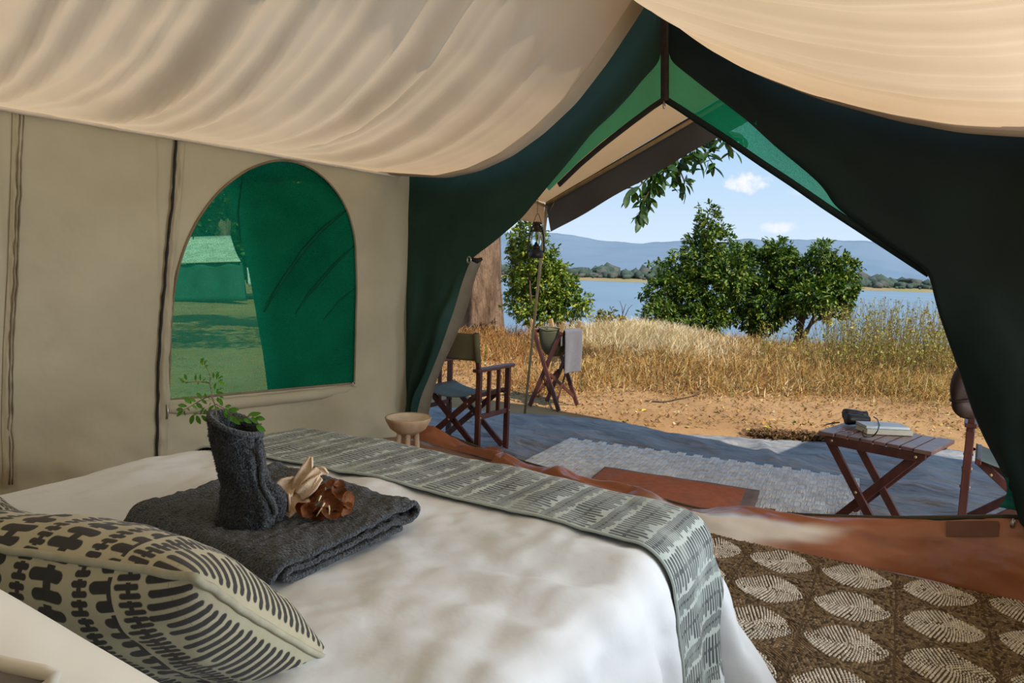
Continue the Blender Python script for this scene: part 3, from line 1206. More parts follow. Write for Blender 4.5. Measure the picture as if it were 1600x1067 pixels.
# a turned-down edge of net at the foot of the right flap
A = smooth_line([ony(x, y, YF - .06) for x, y in ((1566, 730), (1574, 755), (1572, 778), (1560, 792))], 14, 1)
B = smooth_line([ony(x, y, YF - .06) for x, y in ((1612, 700), (1612, 740), (1612, 780), (1612, 802))], 14, 1)
V, F, UV = grid(10, 13, lambda u, v: A[int(round(v * 13))] * (1 - u) + B[int(round(v * 13))] * u + np.array([0, -.03 * abs(n3(u * 5, v * 4)), 0]))
mk('net_corner', V, F, pmat('teal_net', (.01, .13, .10), (.006, .08, .065), 30, 3, .8, .2, bs=.6, bscale=300, bdist=.003), dr)

# ---- right wall (beside the viewer, an open window in it) and back wall with its open doorway
wr = structure('wall_right')
for (y0, y1, z0, z1_) in ((YB, 1.0, 0, 2.0), (1.0, 3.2, 0, .55), (3.2, YF, 0, 2.0)):
    V, F, UV = grid(20, 20, lambda u, v: (XE + .012 * fbm((y0 + u * (y1 - y0)) * 2, (z0 + v * (z1_ - z0)) * 2, 4, 3), y0 + u * (y1 - y0), z0 + v * (z1_ - z0)))
    mk('canvas_panel', V, F, M['khaki'], wr)
V, F, UV = grid(40, 10, lambda u, v: (XE - .05 + 1.15 * v, YB - .2 + u * (YF + .3 - YB), 2.06 - .36 * v - .05 * math.sin(PI * v) + .02 * math.sin(u * 30) * v))
mk('sun_block_skirt', V, F, M['khaki'], wr)  # unseen overhang added to keep direct sun out of the side window
wb = structure('wall_back')
for (x0, x1, z0, z1_) in ((XL, -3.4, 0, 2.05), (-3.4, -1.0, 0, 2.0), (-1.0, XE, 0, 2.0)):
    V, F, UV = grid(20, 20, lambda u, v: (x0 + u * (x1 - x0), YB + .012 * fbm((x0 + u * (x1 - x0)) * 2, (z0 + v * (z1_ - z0)) * 2, 4, 3), z0 + v * (z1_ - z0)))
    mk('canvas_panel', V, F, M['khaki'], wb)

# ------------------------------------------------------------------ bed
BW, BL, BRZ = 1.83, 2.0, R_(8.5)
BO = np.array([-2.32, -.29, 0.0])
bx, by = np.array([math.cos(BRZ), math.sin(BRZ), 0]), np.array([-math.sin(BRZ), math.cos(BRZ), 0])
bed = thing('bed', 'double bed on a low dark base with a white duvet in the tent', 'bed', tuple(BO), BRZ)
bevel(mk('bed_base', *box(.10, BW - .10, .05, BL - .12, .10, .30), M['bedwood'], bed, smooth=False), .01)
bevel(mk('mattress', *box(.06, BW - .06, .02, BL - .07, .302, .545), M['mattress'], bed, smooth=False), .05, 4)
for sx in (.15, BW - .15):
    for sy in (.12, BL - .2):
        mk('leg', *lathe([(.03, .004), (.035, .10)], 12, (sx, sy, 0)), M['bedwood'], bed)

RB = .105
TOPZ = .60


def bed_map(a, b, off=0.0, flare=.20, fold=1.0):
    """a across (0..BW), b along (0..BL); cloth running past an edge turns down over it."""
    i0, i1, j1 = RB, BW - RB, BL - RB
    ca, cb_ = min(max(a, i0), i1), min(b, j1)
    sa, sb = a - ca, b - cb_
    h = math.hypot(sa, sb)
    s = (abs(sa) ** 4 + abs(sb) ** 4) ** .25
    z = TOPZ
    ux = uy = 0.0
    if h > 1e-6:
        ux, uy = sa / h, sb / h
    corner = 2 * abs(ux * uy)
    R = RB
    q = R * PI / 2
    if s < q:
        o, dz, nx, nzv = R * math.sin(s / R), R * (1 - math.cos(s / R)), math.sin(s / R), math.cos(s / R)
    else:
        e = s - q
        pr = (ca * 1.0 - cb_ * 1.0) + corner * .3 * (1 if abs(ux) > abs(uy) else -1)
        f = (flare * (.6 + 2.2 * corner)) * e + fold * e * (.10 * math.sin(pr * 16 + 1.5 * math.sin(pr * 5)) + .05 * math.sin(pr * 37 + 2))
        o, dz, nx, nzv = R + f, R + e * .985, 1.0, .1
    crown = .018 * math.sin(PI * min(max(a / BW, 0), 1)) + .012 * math.sin(PI * min(max(b / BL, 0), 1))
    x, y, z = ca + ux * o, cb_ + uy * o, z + crown - dz
    return np.array([x + ux * off * nx, y + uy * off * nx, z + off * max(nzv, 0 if h > 1e-6 else 1)])


HANG = .52


def wr_noise(a, b):
    w = .018 * fbm(a * 2.6, b * 2.2, 1.0, 3)
    d = a * .8 + b * .6
    w += .018 * (abs(n3(d * 4.0, (a - b) * 1.3, 3)) - .25) + .009 * (abs(n3(a * 9 + b * 3, b * 6 - a * 4, 6)) - .2) + .003 * n3(a * 22 - b * 9, b * 14, 2)
    s = smooth((a - 1.25) / .4) * smooth((1.75 - b) / .25)
    w += s * .026 * n3(b * 8 - a * 2.6, a * 1.8, 4)
    # the thick folded line from the pillow towards the foot
    return w


def duvet_fn(u, v):
    a = -HANG + u * (BW + 2 * HANG)
    b = -.02 + v * (BL + HANG + .02)
    return bed_map(a, b, .004 + wr_noise(a, b))


duvet = thing('duvet', 'rumpled white duvet spread over the whole bed', 'duvet', tuple(BO), BRZ)
V, F, UV = grid(230, 210, duvet_fn)
dcov = solid(mk('duvet_cover', V, F, M['duvet'], duvet), .014, -1)
# the stitched hem along the foot and side
hp = [bed_map(BW + HANG, b, .006) for b in np.linspace(0, BL + HANG, 120)] + [bed_map(a, BL + HANG, .006) for a in np.linspace(BW + HANG, -HANG, 140)]
V, F = tube(hp, .006, 6)
mk('hem', V, F, M['duvet'], dcov)


def run_fn(u, v):
    a = -.13 + u * (BW + .13 + .50)
    b0 = 1.465 + .058 * max(0, a) + .006 * n3(a * 6, 1)
    e = smooth((a - BW + .1) / .35)
    b1 = 2.10 - .15 * e
    b = b0 + v * (b1 - b0)
    p = bed_map(a, b, .015 + .45 * wr_noise(a, b) + .004 * n3(a * 7, b * 9, 2), .20, .35)
    run_uv.append((a, b))
    return p


run_uv = []
runner = thing('bed_runner', 'grey-green printed cotton runner laid across the foot of the bed', 'bed runner', tuple(BO), BRZ)
V, F, UV = grid(260, 60, run_fn)
solid(mk('runner_cloth', V, F, M['runner'], runner, uv=np.array(run_uv)), .005, 1)
V1 = V.reshape(61, 261, 3)
V, F = tube(V1[0] + [0, 0, .003], .0045, 6)
mk('hem', V, F, M['runner'], runner)


# ------------------------------------------------------------------ pillows
def pillow(root, w, h, t, mat, pipe=None, name='pillow_cover'):
    """Local frame: x along the top edge, -z down the face, y the thickness; origin in the middle."""
    n = 56
    MBv, uvs, FF = [], [], []
    for side in (1, -1):
        base = len(MBv)
        for j in range(n + 1):
            for i in range(n + 1):
                u, v = i / n, j / n
                x, z = (u - .5) * w, (.5 - v) * h
                a, b_ = abs(2 * u - 1), abs(2 * v - 1)
                f = max(0, (1 - a ** 2.6)) ** .55 * max(0, (1 - b_ ** 2.6)) ** .55
                pin = 1 - .055 * (1 - a ** 2) * b_ ** 3
                pin2 = 1 - .055 * (1 - b_ ** 2) * a ** 3
                y = side * (t / 2) * f + side * f * .012 * fbm(x * 7, z * 7, side * 3.0, 3)
                y += side * .006 * f * n3((x + z) * 16, (x - z) * 5, side)
                MBv.append((x * pin2, y, z * pin))
                uvs.append(((1 - u) * w, v * h + (0 if side > 0 else .003)))
        for j in range(n):
            for i in range(n):
                k = base + j * (n + 1) + i
                q = (k, k + 1, k + n + 2, k + n + 1)
                FF.append(q if side < 0 else q[::-1])
    uvs = []
    for sd in range(2):                            # lay the print out by length over the bulge
        A = np.array(MBv[sd * (n + 1) ** 2:(sd + 1) * (n + 1) ** 2]).reshape(n + 1, n + 1, 3)
        su = np.concatenate([np.zeros((n + 1, 1)), np.cumsum(np.linalg.norm(np.diff(A, axis=1), axis=2), 1)], 1)
        sv_ = np.concatenate([np.zeros((1, n + 1)), np.cumsum(np.linalg.norm(np.diff(A, axis=0), axis=2), 0)], 0)
        uu = (su[:, -1:] - su) * .5 + .5 * (su[n // 2, -1] - su[n // 2])[None, :]
        vv = sv_ - sv_[n // 2:n // 2 + 1] + .3
        uvs.append(np.stack([uu, vv], 2).reshape(-1, 2))
    o = mk(name, MBv, FF, mat, root, uv=np.concatenate(uvs))
    if pipe is not None:
        Vn = np.array(MBv[:(n + 1) ** 2]).reshape(n + 1, n + 1, 3)
        P = list(Vn[0]) + list(Vn[1:, -1]) + list(Vn[-1, ::-1][1:]) + list(Vn[::-1, 0][1:-1])
        P = np.array(P)
        P[:, 1] += [.004 * n3(i * .2, 3) for i in range(len(P))]
        V, F = tube(P, .0058, 8, closed=True, ref=(0, 1, 0))
        mk('piping', V, F, pipe, root)
    return o


def orient(o, loc, ex, ez):
    """Place an Empty so that its x axis is ex and its z axis near ez."""
    ex = np.asarray(ex, float); ex /= np.linalg.norm(ex)
    ez = np.asarray(ez, float); ez -= ex * np.dot(ex, ez); ez /= np.linalg.norm(ez)
    ey = np.cross(ez, ex)
    Mx = Matrix(((ex[0], ey[0], ez[0]), (ex[1], ey[1], ez[1]), (ex[2], ey[2], ez[2])))
    o.rotation_euler = Mx.to_euler()
    o.location = tuple(loc)


def place_pillow(o, corner, etop, eside, w, h):
    """corner = the top right one, etop from it along the top edge, eside from it down the face."""
    etop = np.asarray(etop, float) / np.linalg.norm(etop)
    eside = np.asarray(eside, float) / np.linalg.norm(eside)
    orient(o, np.asarray(corner) + etop * w / 2 + eside * h / 2, -etop, -eside)


PW, PH = .62, .49
c0 = onz(309, 902, .905)
et = np.array([-.91, -.41, -.02])
nb_ = np.array([-.41, .91, 0])
p1 = thing('patterned_pillow', 'sage and charcoal printed pillow with pale piping, largest in front of the folded towel', 'pillow', group=None)
pillow(p1, PW, PH, .21, M['print'], M['piping'])
place_pillow(p1, c0, et, nb_ * .74 + np.array([0, 0, -.67]), PW, PH)
p2 = copy_tree(p1)
tag(p2, 'second printed pillow, only its grey corner showing behind the first by the tent wall', 'pillow')
place_pillow(p2, onz(-276, 858, .745), (-.95, -.30, .05), nb_ * .9 + np.array([0, 0, -.3]), PW, PH)
p3 = thing('white_pillow', 'plump white pillow leaning behind the printed pillow at the head of the bed', 'pillow')
pillow(p3, .70, .46, .30, M['pillow_white'])
t1, t2 = atd(-170, 812, .82), atd(305, 1095, .74)
place_pillow(p3, t2, t1 - t2, nb_ * -.80 + np.array([0, 0, -.42]), .70, .46)
p4 = thing('grey_pillow', 'grey pillow with a white edge at the very bottom corner of the bed', 'pillow')
pillow(p4, .60, .42, .16, M['pillow_grey'], M['pillow_white'])
place_pillow(p4, atd(52, 1046, .52), atd(-120, 990, .54) - atd(52, 1046, .52), nb_ * -.35 + np.array([0, 0, -.85]), .60, .42)

# ------------------------------------------------------------------ towels on the bed
TB = .632                                          # cloth surface under the towels
tb = thing('bath_towel', 'folded charcoal bath towel lying flat on the white duvet', 'towel', (-1.525, .925, TB), R_(9))
path = [(.205, .012), (.10, .008), (-.10, .008), (-.20, .010), (-.226, .020), (-.20, .034), (-.10, .026), (.10, .024), (.17, .026),
        (.185, .034), (.16, .041), (.0, .040), (-.16, .044), (-.21, .050), (-.236, .040)]
path = [(.16, .0065), (.0, .0065), (-.19, .0065), (-.222, .013), (-.205, .0225), (-.10, .021), (.14, .020), (.214, .014), (.236, .028), (.214, .046), (.12, .040), (0, .036), (-.16, .037), (-.225, .034), (-.246, .016)]
PT = smooth_line(path, 150, 2)


def towel_fn(u, v):
    p = PT[int(round(v * 149))]
    x = (u - .5) * .53
    k = (u - .5) * 2
    droop = .0
    y = p[0] + .010 * n3(x * 4, v * 3)
    z = p[1] + .006 * fbm(x * 7, p[0] * 7, 2.0 + v * .2, 3) * min(1, p[1] / .03) + .004 * n3(x * 60, p[0] * 60, 1) * min(1, p[1] / .02)
    z += .010 * smooth((abs(k) - .8) / .2) * (p[1] / .045) * (1 if k < 0 else -.4)
    return (x + .008 * n3(p[0] * 9, 5), y, max(z * 1.5, .004))


V, F, UV = grid(200, 149, towel_fn)
solid(mk('towel_cloth', V, F, M['towel'], tb), .011, 0)
for v0 in (0, 1):
    pts = [np.array(towel_fn(u, v0)) + [0, 0, .002] for u in np.linspace(0, 1, 60)]
    V, F = tube(pts, .007, 6)
    mk('hem', V, F, M['towel'], tb)

# standing rolled towel
rc = np.array(onz(392, 812, .69)); rc[2] = TB + .062
rt_ = thing('rolled_towel', 'charcoal hand towel rolled into an upright boot on the folded towel', 'towel', tuple(rc))
side_r = RT / np.linalg.norm(RT)
sr3 = np.array([side_r[0], side_r[1], 0]); fw3 = np.array([FW[0], FW[1], 0])


def boot_ring(t):
    """centre and the two half widths of the roll at height fraction t."""
    hgt = .252
    z = t * hgt
    lean = -.030 * smooth(t) - .006
    r = .054 + .016 * math.exp(-(t / .16) ** 2) - .005 * math.exp(-((t - .42) / .15) ** 2) + .004 * t
    return np.array(sr3 * lean), z, r


def boot_fn(u, v):
    q = u * 2 * PI
    d = sr3 * math.cos(q) + fw3 * math.sin(q)
    cu = math.cos(q)
    if v <= .8:
        t = v / .8
        c_, z, r = boot_ring(t)
        top_cut = -.046 * (.5 + .5 * cu) * smooth((t - .55) / .45)      # right side of the rim is lower
        bul = .034 * math.exp(-((t - .20) / .17) ** 2) * max(0, math.cos(q + .15)) ** 1.5
        crease_ = -.010 * math.exp(-((t - .36) / .03) ** 2) * (.5 + .5 * math.cos(q - .9))
        wrap = .007 * math.exp(-((q - 5.5) / .12) ** 2) * smooth((.75 - t) / .3) - .009 * math.exp(-((q - 5.95) / .10) ** 2)
        r2 = r + bul + crease_ + wrap + .004 * fbm(u * 9, t * 7, 1, 3) + .0022 * n3(math.cos(q) * 26, math.sin(q) * 26, t * 60)
        return c_ + d * r2 + np.array([0, 0, z + top_cut])
    t = (v - .8) / .2                              # inner wall going down the mouth
    c_, z, r = boot_ring(1.0)
    top_cut = -.046 * (.5 + .5 * cu)
    rr = r - .012 * smooth(t * 6) - .02 * t
    rim = .006 * math.sin(min(1, t * 5) * PI)
    return c_ + d * (rr + .003 * n3(u * 8, t * 4)) + np.array([0, 0, z + top_cut + rim - .14 * t ** 1.3])


V, F, UV = grid(110, 140, boot_fn)
mk('towel_roll', V, F, M['towel'], rt_)
pts = []
for k in range(40):
    t = .12 + .60 * k / 39
    c_, z, r = boot_ring(t)
    q = -.62 + .25 * t + .06 * math.sin(t * 14)
    pts.append(c_ + (sr3 * math.cos(q) + fw3 * math.sin(q)) * (r + .010 + .028 * math.exp(-((t - .20) / .17) ** 2)) + np.array([0, 0, z]))
V, F = tube(pts, .0065, 8)
mk('rolled_edge', V, F, M['towel'], rt_)
pts = []
for k in range(41):
    q = 2 * PI * k / 40
    d = sr3 * math.cos(q) + fw3 * math.sin(q)
    c_, z, r = boot_ring(1.0)
    pts.append(c_ + d * (r - .002) + np.array([0, 0, z - .046 * (.5 + .5 * math.cos(q)) + .002]))
V, F = tube(pts[:-1], .0072, 8, closed=True)
mk('rim', V, F, M['towel'], rt_)



def pile(root, V, F, n, size, seed, name='terry_pile', keep=None, mat=None):
    """Short looped pile standing out of a cloth: little three sided tufts."""
    r = np.random.default_rng(seed)
    V = np.asarray(V); Fq = np.array([f for f in F if len(f) == 4])
    A, B, C = V[Fq[:, 0]], V[Fq[:, 1]], V[Fq[:, 3]]
    nr_ = np.cross(B - A, C - A)
    ar = np.linalg.norm(nr_, axis=1) + 1e-12
    pk = r.choice(len(Fq), n, p=ar / ar.sum())
    u, v = r.random((n, 1)), r.random((n, 1))
    P = A[pk] + (B - A)[pk] * u + (C - A)[pk] * v
    N = nr_[pk] / ar[pk][:, None]
    if keep is not None:
        m = keep(P, N)
        P, N = P[m], N[m]
    n = len(P)
    T = unit(np.cross(N, r.normal(0, 1, (n, 3))))
    B2 = np.cross(N, T)
    h = size * r.uniform(.6, 1.5, (n, 1))
    w = size * .55
    tip = P + N * h + T * h * r.uniform(-.8, .8, (n, 1))
    Q = np.stack([P + T * w, P - T * w * .5 + B2 * w * .87, P - T * w * .5 - B2 * w * .87, tip], 1).reshape(-1, 3)
    Tf = np.array([(0, 1, 3), (1, 2, 3), (2, 0, 3)])
    FF = (Tf[None] + (np.arange(n) * 4)[:, None, None]).reshape(-1, 3)
    return tag(mk(name, Q, FF, mat or M['towel'], root), kind='stuff')


def unit(v):
    return v / (np.linalg.norm(v, axis=-1, keepdims=True) + 1e-9)


Vt, Ft, _ = grid(110, 140, boot_fn)
pile(rt_, Vt, [tuple(reversed(f)) for f in Ft] if False else Ft, 16000, .0038, 3, keep=None)
Vt, Ft, _ = grid(200, 149, towel_fn)
pile(tb, Vt, Ft, 42000, .0036, 4)
pile(tb, Vt, [f[::-1] for f in Ft], 22000, .0036, 5)

# leafy sprig standing in the roll
SD = float(np.linalg.norm((rc + [0, 0, .2] - EYE) @ np.array([[1]])) if False else -((CR.T @ (rc + np.array([0, 0, .22]) - EYE))[2]))
sprig = thing('leafy_sprig', 'green leafy sprig standing in the mouth of the rolled towel', 'sprig', tuple(atd(338, 655, SD)))


def sp(x, y, dd=0.0):
    return atd(x, y, SD + dd)


def px260(x, y):
    return (260 + x / 8.0, 540 + y / 8.0)


stems = {
    'main': [(625, 900), (615, 760), (590, 690), (565, 580), (545, 480), (552, 370), (510, 290), (470, 220)],
    'left': [(600, 720), (560, 630), (480, 655), (390, 705), (300, 760), (210, 805)],
    'upleft': [(545, 470), (500, 455), (440, 455), (380, 445), (270, 460), (180, 440)],
    'right': [(620, 730), (690, 765), (760, 815), (820, 880), (880, 940)],
    'farright': [(830, 890), (940, 905), (1010, 890), (1080, 870), (1150, 900)],
    'low': [(600, 800), (540, 850), (450, 850), (380, 850), (330, 880)],
}
STEMS = []
for k, P in stems.items():
    q = [sp(*px260(x, y), .012 * math.sin(i * 1.3 + len(k))) for i, (x, y) in enumerate(P)]
    q = smooth_line(q, 26, 1)
    V, F = tube(q, np.linspace(.0016, .0007, 26), 6)
    STEMS.append((q, mk('stem', V, F, M['stem_green'], sprig, world=True)))
LEAF = []
for i in range(7):
    s = i / 6
    w = .36 * math.sin(PI * s) ** .75
    for j in (-1, 0, 1):
        LEAF.append((s, w * j * .5, .06 * abs(j) * math.sin(PI * s) + .10 * s * (1 - s)))
LEAF = np.array(LEAF)
LEAF_F = [(i * 3 + j, i * 3 + j + 1, i * 3 + 4 + j, i * 3 + 3 + j) for i in range(6) for j in range(2)]
leaf_me = bpy.data.meshes.new('leaf')
fill_mesh(leaf_me, LEAF, LEAF_F)
leaf_me.materials.append(M['leaflet'])
leafs = [(430, 230, 460, 160, .5), (470, 240, 500, 190, .5), (455, 240, 425, 200, .4), (480, 260, 520, 250, .3), (500, 285, 495, 250, .3), (440, 200, 435, 165, .3),
         (225, 450, 160, 410, 0), (255, 430, 230, 365, 0), (245, 455, 195, 465, 0), (275, 465, 240, 465, .2), (200, 440, 165, 435, 0),
         (365, 440, 370, 370, 0), (430, 440, 428, 365, 0), (395, 450, 395, 485, 0), (455, 450, 480, 415, .2), (480, 440, 470, 410, 0),
         (590, 410, 590, 345, .2), (620, 430, 660, 370, .3), (640, 420, 700, 390, .2), (640, 440, 720, 495, .3), (620, 400, 655, 340, 0), (650, 440, 700, 430, .2), (610, 345, 640, 325, .1),
         (600, 550, 620, 475, .3), (650, 550, 700, 535, .2), (620, 590, 700, 600, .2), (630, 600, 640, 545, .2), (640, 640, 650, 700, .4), (660, 640, 710, 650, .3), (660, 660, 695, 740, .4), (640, 660, 690, 690, .3),
         (440, 670, 390, 600, .3), (490, 650, 485, 600, 0), (440, 670, 495, 720, .3), (510, 645, 550, 670, 0), (370, 700, 295, 665, .3), (315, 730, 235, 655, .4), (370, 715, 440, 775, .4), (310, 740, 375, 785, .3),
         (260, 760, 160, 745, .3), (255, 775, 285, 810, .1), (215, 800, 135, 800, .6), (210, 810, 140, 875, .6), (225, 805, 235, 865, .2), (480, 640, 470, 620, 0),
         (580, 745, 535, 820, .4), (600, 745, 560, 780, .5), (610, 760, 655, 800, .2), (560, 710, 540, 750, .2), (480, 770, 430, 850, .3), (500, 790, 470, 850, .3), (520, 820, 480, 830, .2),
         (340, 860, 310, 965, .6), (330, 880, 320, 950, .4), (375, 870, 420, 965, .3), (435, 870, 510, 945, .3), (400, 850, 340, 850, .2), (470, 810, 530, 850, .3), (500, 850, 570, 890, .3),
         (730, 760, 800, 755, .5), (740, 770, 790, 780, .4), (770, 800, 850, 800, .4), (780, 800, 890, 800, .4), (790, 830, 870, 830, .4), (730, 790, 760, 895, .5), (800, 870, 830, 940, .5), (820, 890, 910, 970, .6), (850, 890, 910, 940, .5), (740, 780, 760, 850, .3),
         (960, 880, 980, 865, .3), (1010, 890, 1110, 840, .4), (1060, 880, 1165, 850, .5), (960, 910, 1050, 960, .5), (1060, 890, 1130, 960, .7), (1110, 900, 1215, 920, .8), (900, 920, 965, 945, .4), (1150, 985, 1190, 985, .4), (1120, 1000, 1220, 1060, .7), (1150, 990, 1200, 1040, .5), (880, 880, 910, 855, .3)]
VIEW = -CR[:, 2]
for i, (x0, y0, x1, y1, face) in enumerate(leafs):
    dd = .012 * math.sin(i * 2.1)
    a, c_ = sp(*px260(x0, y0), dd), sp(*px260(x1, y1), dd + .004 * math.sin(i * 3.7))
    o = link(bpy.data.objects.new('leaf', leaf_me), min(STEMS, key=lambda t: np.min(np.linalg.norm(t[0] - a, axis=1)))[1])
    ex = c_ - a
    L = np.linalg.norm(ex); ex /= L
    nv = -VIEW * (.35 + face) + np.array([0, 0, .5]) + np.array([math.sin(i * 5.1), math.cos(i * 3.3), 0]) * .25
    nv -= ex * nv.dot(ex); nv /= np.linalg.norm(nv)
    ey = np.cross(nv, ex)
    L *= 1.2
    k = L * (1.15 + .25 * face)
    Mx = Matrix(((ex[0] * L, ey[0] * k, nv[0] * L, a[0] - sprig.location[0]), (ex[1] * L, ey[1] * k, nv[1] * L, a[1] - sprig.location[1]),
                 (ex[2] * L, ey[2] * k, nv[2] * L, a[2] - sprig.location[2]), (0, 0, 0, 1)))
    o.matrix_local = Mx

# cream washcloth folded into a fan
TZ = TB + .064
wc0 = np.array(onz(468, 800, TZ + .0))
wc = thing('washcloth', 'cream washcloth folded into a pointed fan beside the rolled towel', 'washcloth', tuple(wc0))
WD = -((CR.T @ (wc0 - EYE))[2])


def wpt(x, y, dd=0.0):
    return atd(400 + x / 6.154, 680 + y / 6.154, WD + dd)


def blade(axis, widths, dd, th=.006, fold=.5, curl=0.0):
    """A folded cloth leaf along an axis given in image points, gutter shaped and thick."""
    A = smooth_line([wpt(x, y, d) for x, y, d in axis], 24, 2)
    Wd = np.interp(np.linspace(0, 1, 24), np.linspace(0, 1, len(widths)), widths)
    V, F = [], []
    nn = 10
    for i in range(24):
        t = A[min(i + 1, 23)] - A[max(i - 1, 0)]
        t /= np.linalg.norm(t)
        s = np.cross(t, VIEW); s /= np.linalg.norm(s)
        for k in range(nn + 1):
            q = (k / nn - .5) * 2
            V.append(A[i] + s * Wd[i] * q + VIEW * (fold * Wd[i] * (q * q) + curl * q * Wd[i]) + np.array([0, 0, .0015 * n3(i * .7, k * .6)]))
    for i in range(23):
        for k in range(nn):
            a = i * (nn + 1) + k
            F.append((a, a + 1, a + nn + 2, a + nn + 1))
    return np.array(V), F


def add_blade(name, *a, **k):
    V, F = blade(*a, **k)
    return solid(mk(name, V, F, M['cream'], wc, world=True), .005, 0)


add_blade('folded_point', [(400, 560, 0), (450, 430, .0), (500, 310, .004), (528, 205, .006)], [.016, .019, .015, .004], 0, fold=-.5)
add_blade('folded_point', [(430, 560, -.008), (520, 450, -.008), (570, 370, -.002), (612, 330, .004)], [.012, .015, .014, .010], 0, fold=-.6)
add_blade('folded_point', [(420, 580, -.014), (520, 500, -.016), (580, 440, -.010), (620, 400, -.004)], [.012, .015, .014, .008], 0, fold=-.6)
add_blade('folded_point', [(590, 340, .006), (640, 340, .006), (690, 372, .008)], [.008, .010, .003], 0, fold=-.5)
add_blade('folded_base', [(400, 440, .008), (320, 480, .0), (260, 540, -.008), (270, 640, -.018), (285, 745, -.026)], [.014, .024, .022, .020, .014], 0, fold=-.9)
add_blade('folded_base', [(420, 560, .0), (400, 620, -.010), (400, 680, -.018), (420, 720, -.022)], [.026, .034, .034, .026], 0, fold=-.45)
add_blade('folded_base', [(470, 560, .0), (540, 560, -.004), (600, 520, .0), (630, 470, .006)], [.026, .030, .026, .012], 0, fold=-.45)

# dried brown flower
f0 = np.array(onz(513, 805, TZ))
fl = thing('dried_flower', 'crinkled rust brown dried flower lying on the charcoal bath towel', 'flower', tuple(f0 + [0, 0, .045]))
FD = -((CR.T @ (f0 - EYE))[2])


def petal_mesh(seed):
    V, F = [], []
    nr_, na = 6, 16
    for i in range(nr_ + 1):
        r = i / nr_
        for k in range(na):
            q = 2 * PI * k / na
            rr = r * (1 + .18 * n3(math.cos(q) * 1.5, math.sin(q) * 1.5, seed))
            z = .55 * r * r + .13 * r * n3(math.cos(q) * 2.5, math.sin(q) * 2.5, seed + 5) + .10 * r ** 3 * math.sin(q * 5 + seed)
            V.append((rr * math.cos(q), rr * math.sin(q), z))
    for i in range(nr_):
        for k in range(na):
            F.append((i * na + k, i * na + (k + 1) % na, (i + 1) * na + (k + 1) % na, (i + 1) * na + k))
    return V, F


petals = [(480, 690, .066, -.2, -.5, -.9, -.012), (500, 720, .050, .4, .2, -.8, -.030), (560, 590, .050, -.3, .3, -.7, .0), (640, 700, .062, .1, -.6, -.6, -.028), (740, 690, .072, .1, .1, -1.0, -.03),
          (700, 600, .05, .1, .4, -.6, .0), (790, 560, .055, .4, .6, -.5, .004), (860, 620, .058, .9, .2, -.5, -.004), (850, 690, .05, .8, -.3, -.8, -.014), (800, 490, .038, .3, .8, -.5, .014), (720, 480, .038, -.3, .8, -.6, .012),
          (640, 520, .034, -.5, .7, -.5, .008), (590, 760, .05, -.2, -.6, -.7, -.022), (760, 740, .045, .2, -.6, -.7, -.026)]
for i, (x, y, r, a, b_, c_, dd) in enumerate(petals):
    V, F = petal_mesh(i * 1.7)
    p = wpt(x, y, dd + (FD - WD))
    nv = CR[:, 0] * a + CR[:, 1] * b_ + CR[:, 2] * -c_
    nv /= np.linalg.norm(nv)
    ax, ay = frame_of(nv)
    s = r * .37
    V = np.array(V) * [s, s, s * .9]
    mk('petal', p[None, :] + V[:, :1] * ax + V[:, 1:2] * ay + V[:, 2:] * nv, F, M['petal'], fl, world=True)
for P in ([(660, 650), (630, 700), (582, 776)], [(700, 675), (706, 710), (703, 762)], [(625, 580), (605, 625), (600, 640)]):
    V, F = tube([wpt(x, y, FD - WD - .045) for x, y in P], [.0022, .002, .0012], 6)
    mk('stalk', V, F, M['straw'], fl, world=True)

# ------------------------------------------------------------------ carved stool by the wall
STZ = .43
sc = np.array(onz(638, 651, STZ))
st = thing('carved_stool', 'small carved wooden stool with a dished seat beside the green door flap', 'stool', (sc[0], sc[1], 0))
rs = .5 * 72 / FPX * -((CR.T @ (sc - EYE))[2])
mk('dished_seat', *lathe([(.02, STZ - .105), (rs * .45, STZ - .100), (rs * .78, STZ - .068), (rs * .97, STZ - .022), (rs, STZ - .004), (rs * .985, STZ), (rs * .93, STZ - .003)], 40, cap1=False), M['stool'], st)
mk('dish', *lathe([(rs * .93, STZ - .0035), (rs * .6, STZ - .022), (rs * .2, STZ - .030), (.001, STZ - .031)], 40, cap0=False), M['stool_dish'], st)
for k in range(6):
    q = 2 * PI * k / 6 + .3
    V, F = tube([(rs * .40 * math.cos(q), rs * .40 * math.sin(q), STZ - .095), (rs * .52 * math.cos(q), rs * .52 * math.sin(q), STZ * .4), (rs * .78 * math.cos(q), rs * .78 * math.sin(q), .004)], [.017, .015, .018], 8)
    mk('leg', V, F, M['stool'], st)

# ------------------------------------------------------------------ rug with woven diamonds
ua, ub = np.array([.302, .075]), np.array([.060, -.325])
o0 = onz(1330, 950, .01)[:2]
rug = thing('rug', 'brown woven rug with rows of raised cream diamonds on the tent floor', 'rug', (0, 0, 0))
L_ = np.array([ua, ub]).T
Li = np.linalg.inv(L_)
fe = [onz(1130, 838, .01)[:2], onz(1600, 942, .01)[:2]]
edir = (fe[1] - fe[0]) / np.linalg.norm(fe[1] - fe[0])
en = np.array([edir[1], -edir[0]])                 # towards the viewer
R0 = fe[0] - edir * .75
RWd, RLn = 2.15, 1.75
cs = [R0, R0 + edir * RWd, R0 + edir * RWd + en * RLn, R0 + en * RLn]
V, F, UV = grid(60, 50, lambda u, v: tuple(R0 + edir * RWd * u + en * RLn * v) + (.009 + .0012 * n3(u * 6, v * 6),))
solid(mk('rug_backing', V, F, M['rug_base'], rug), .006)
sv, sf, scol = [], [], []
cnt = 0
OCT = np.array([(1, 0, 0), (-.6, .9, 0), (-1, 0, 0), (-.6, -.9, 0), (0, 0, 1), (.55, .8, 0)])
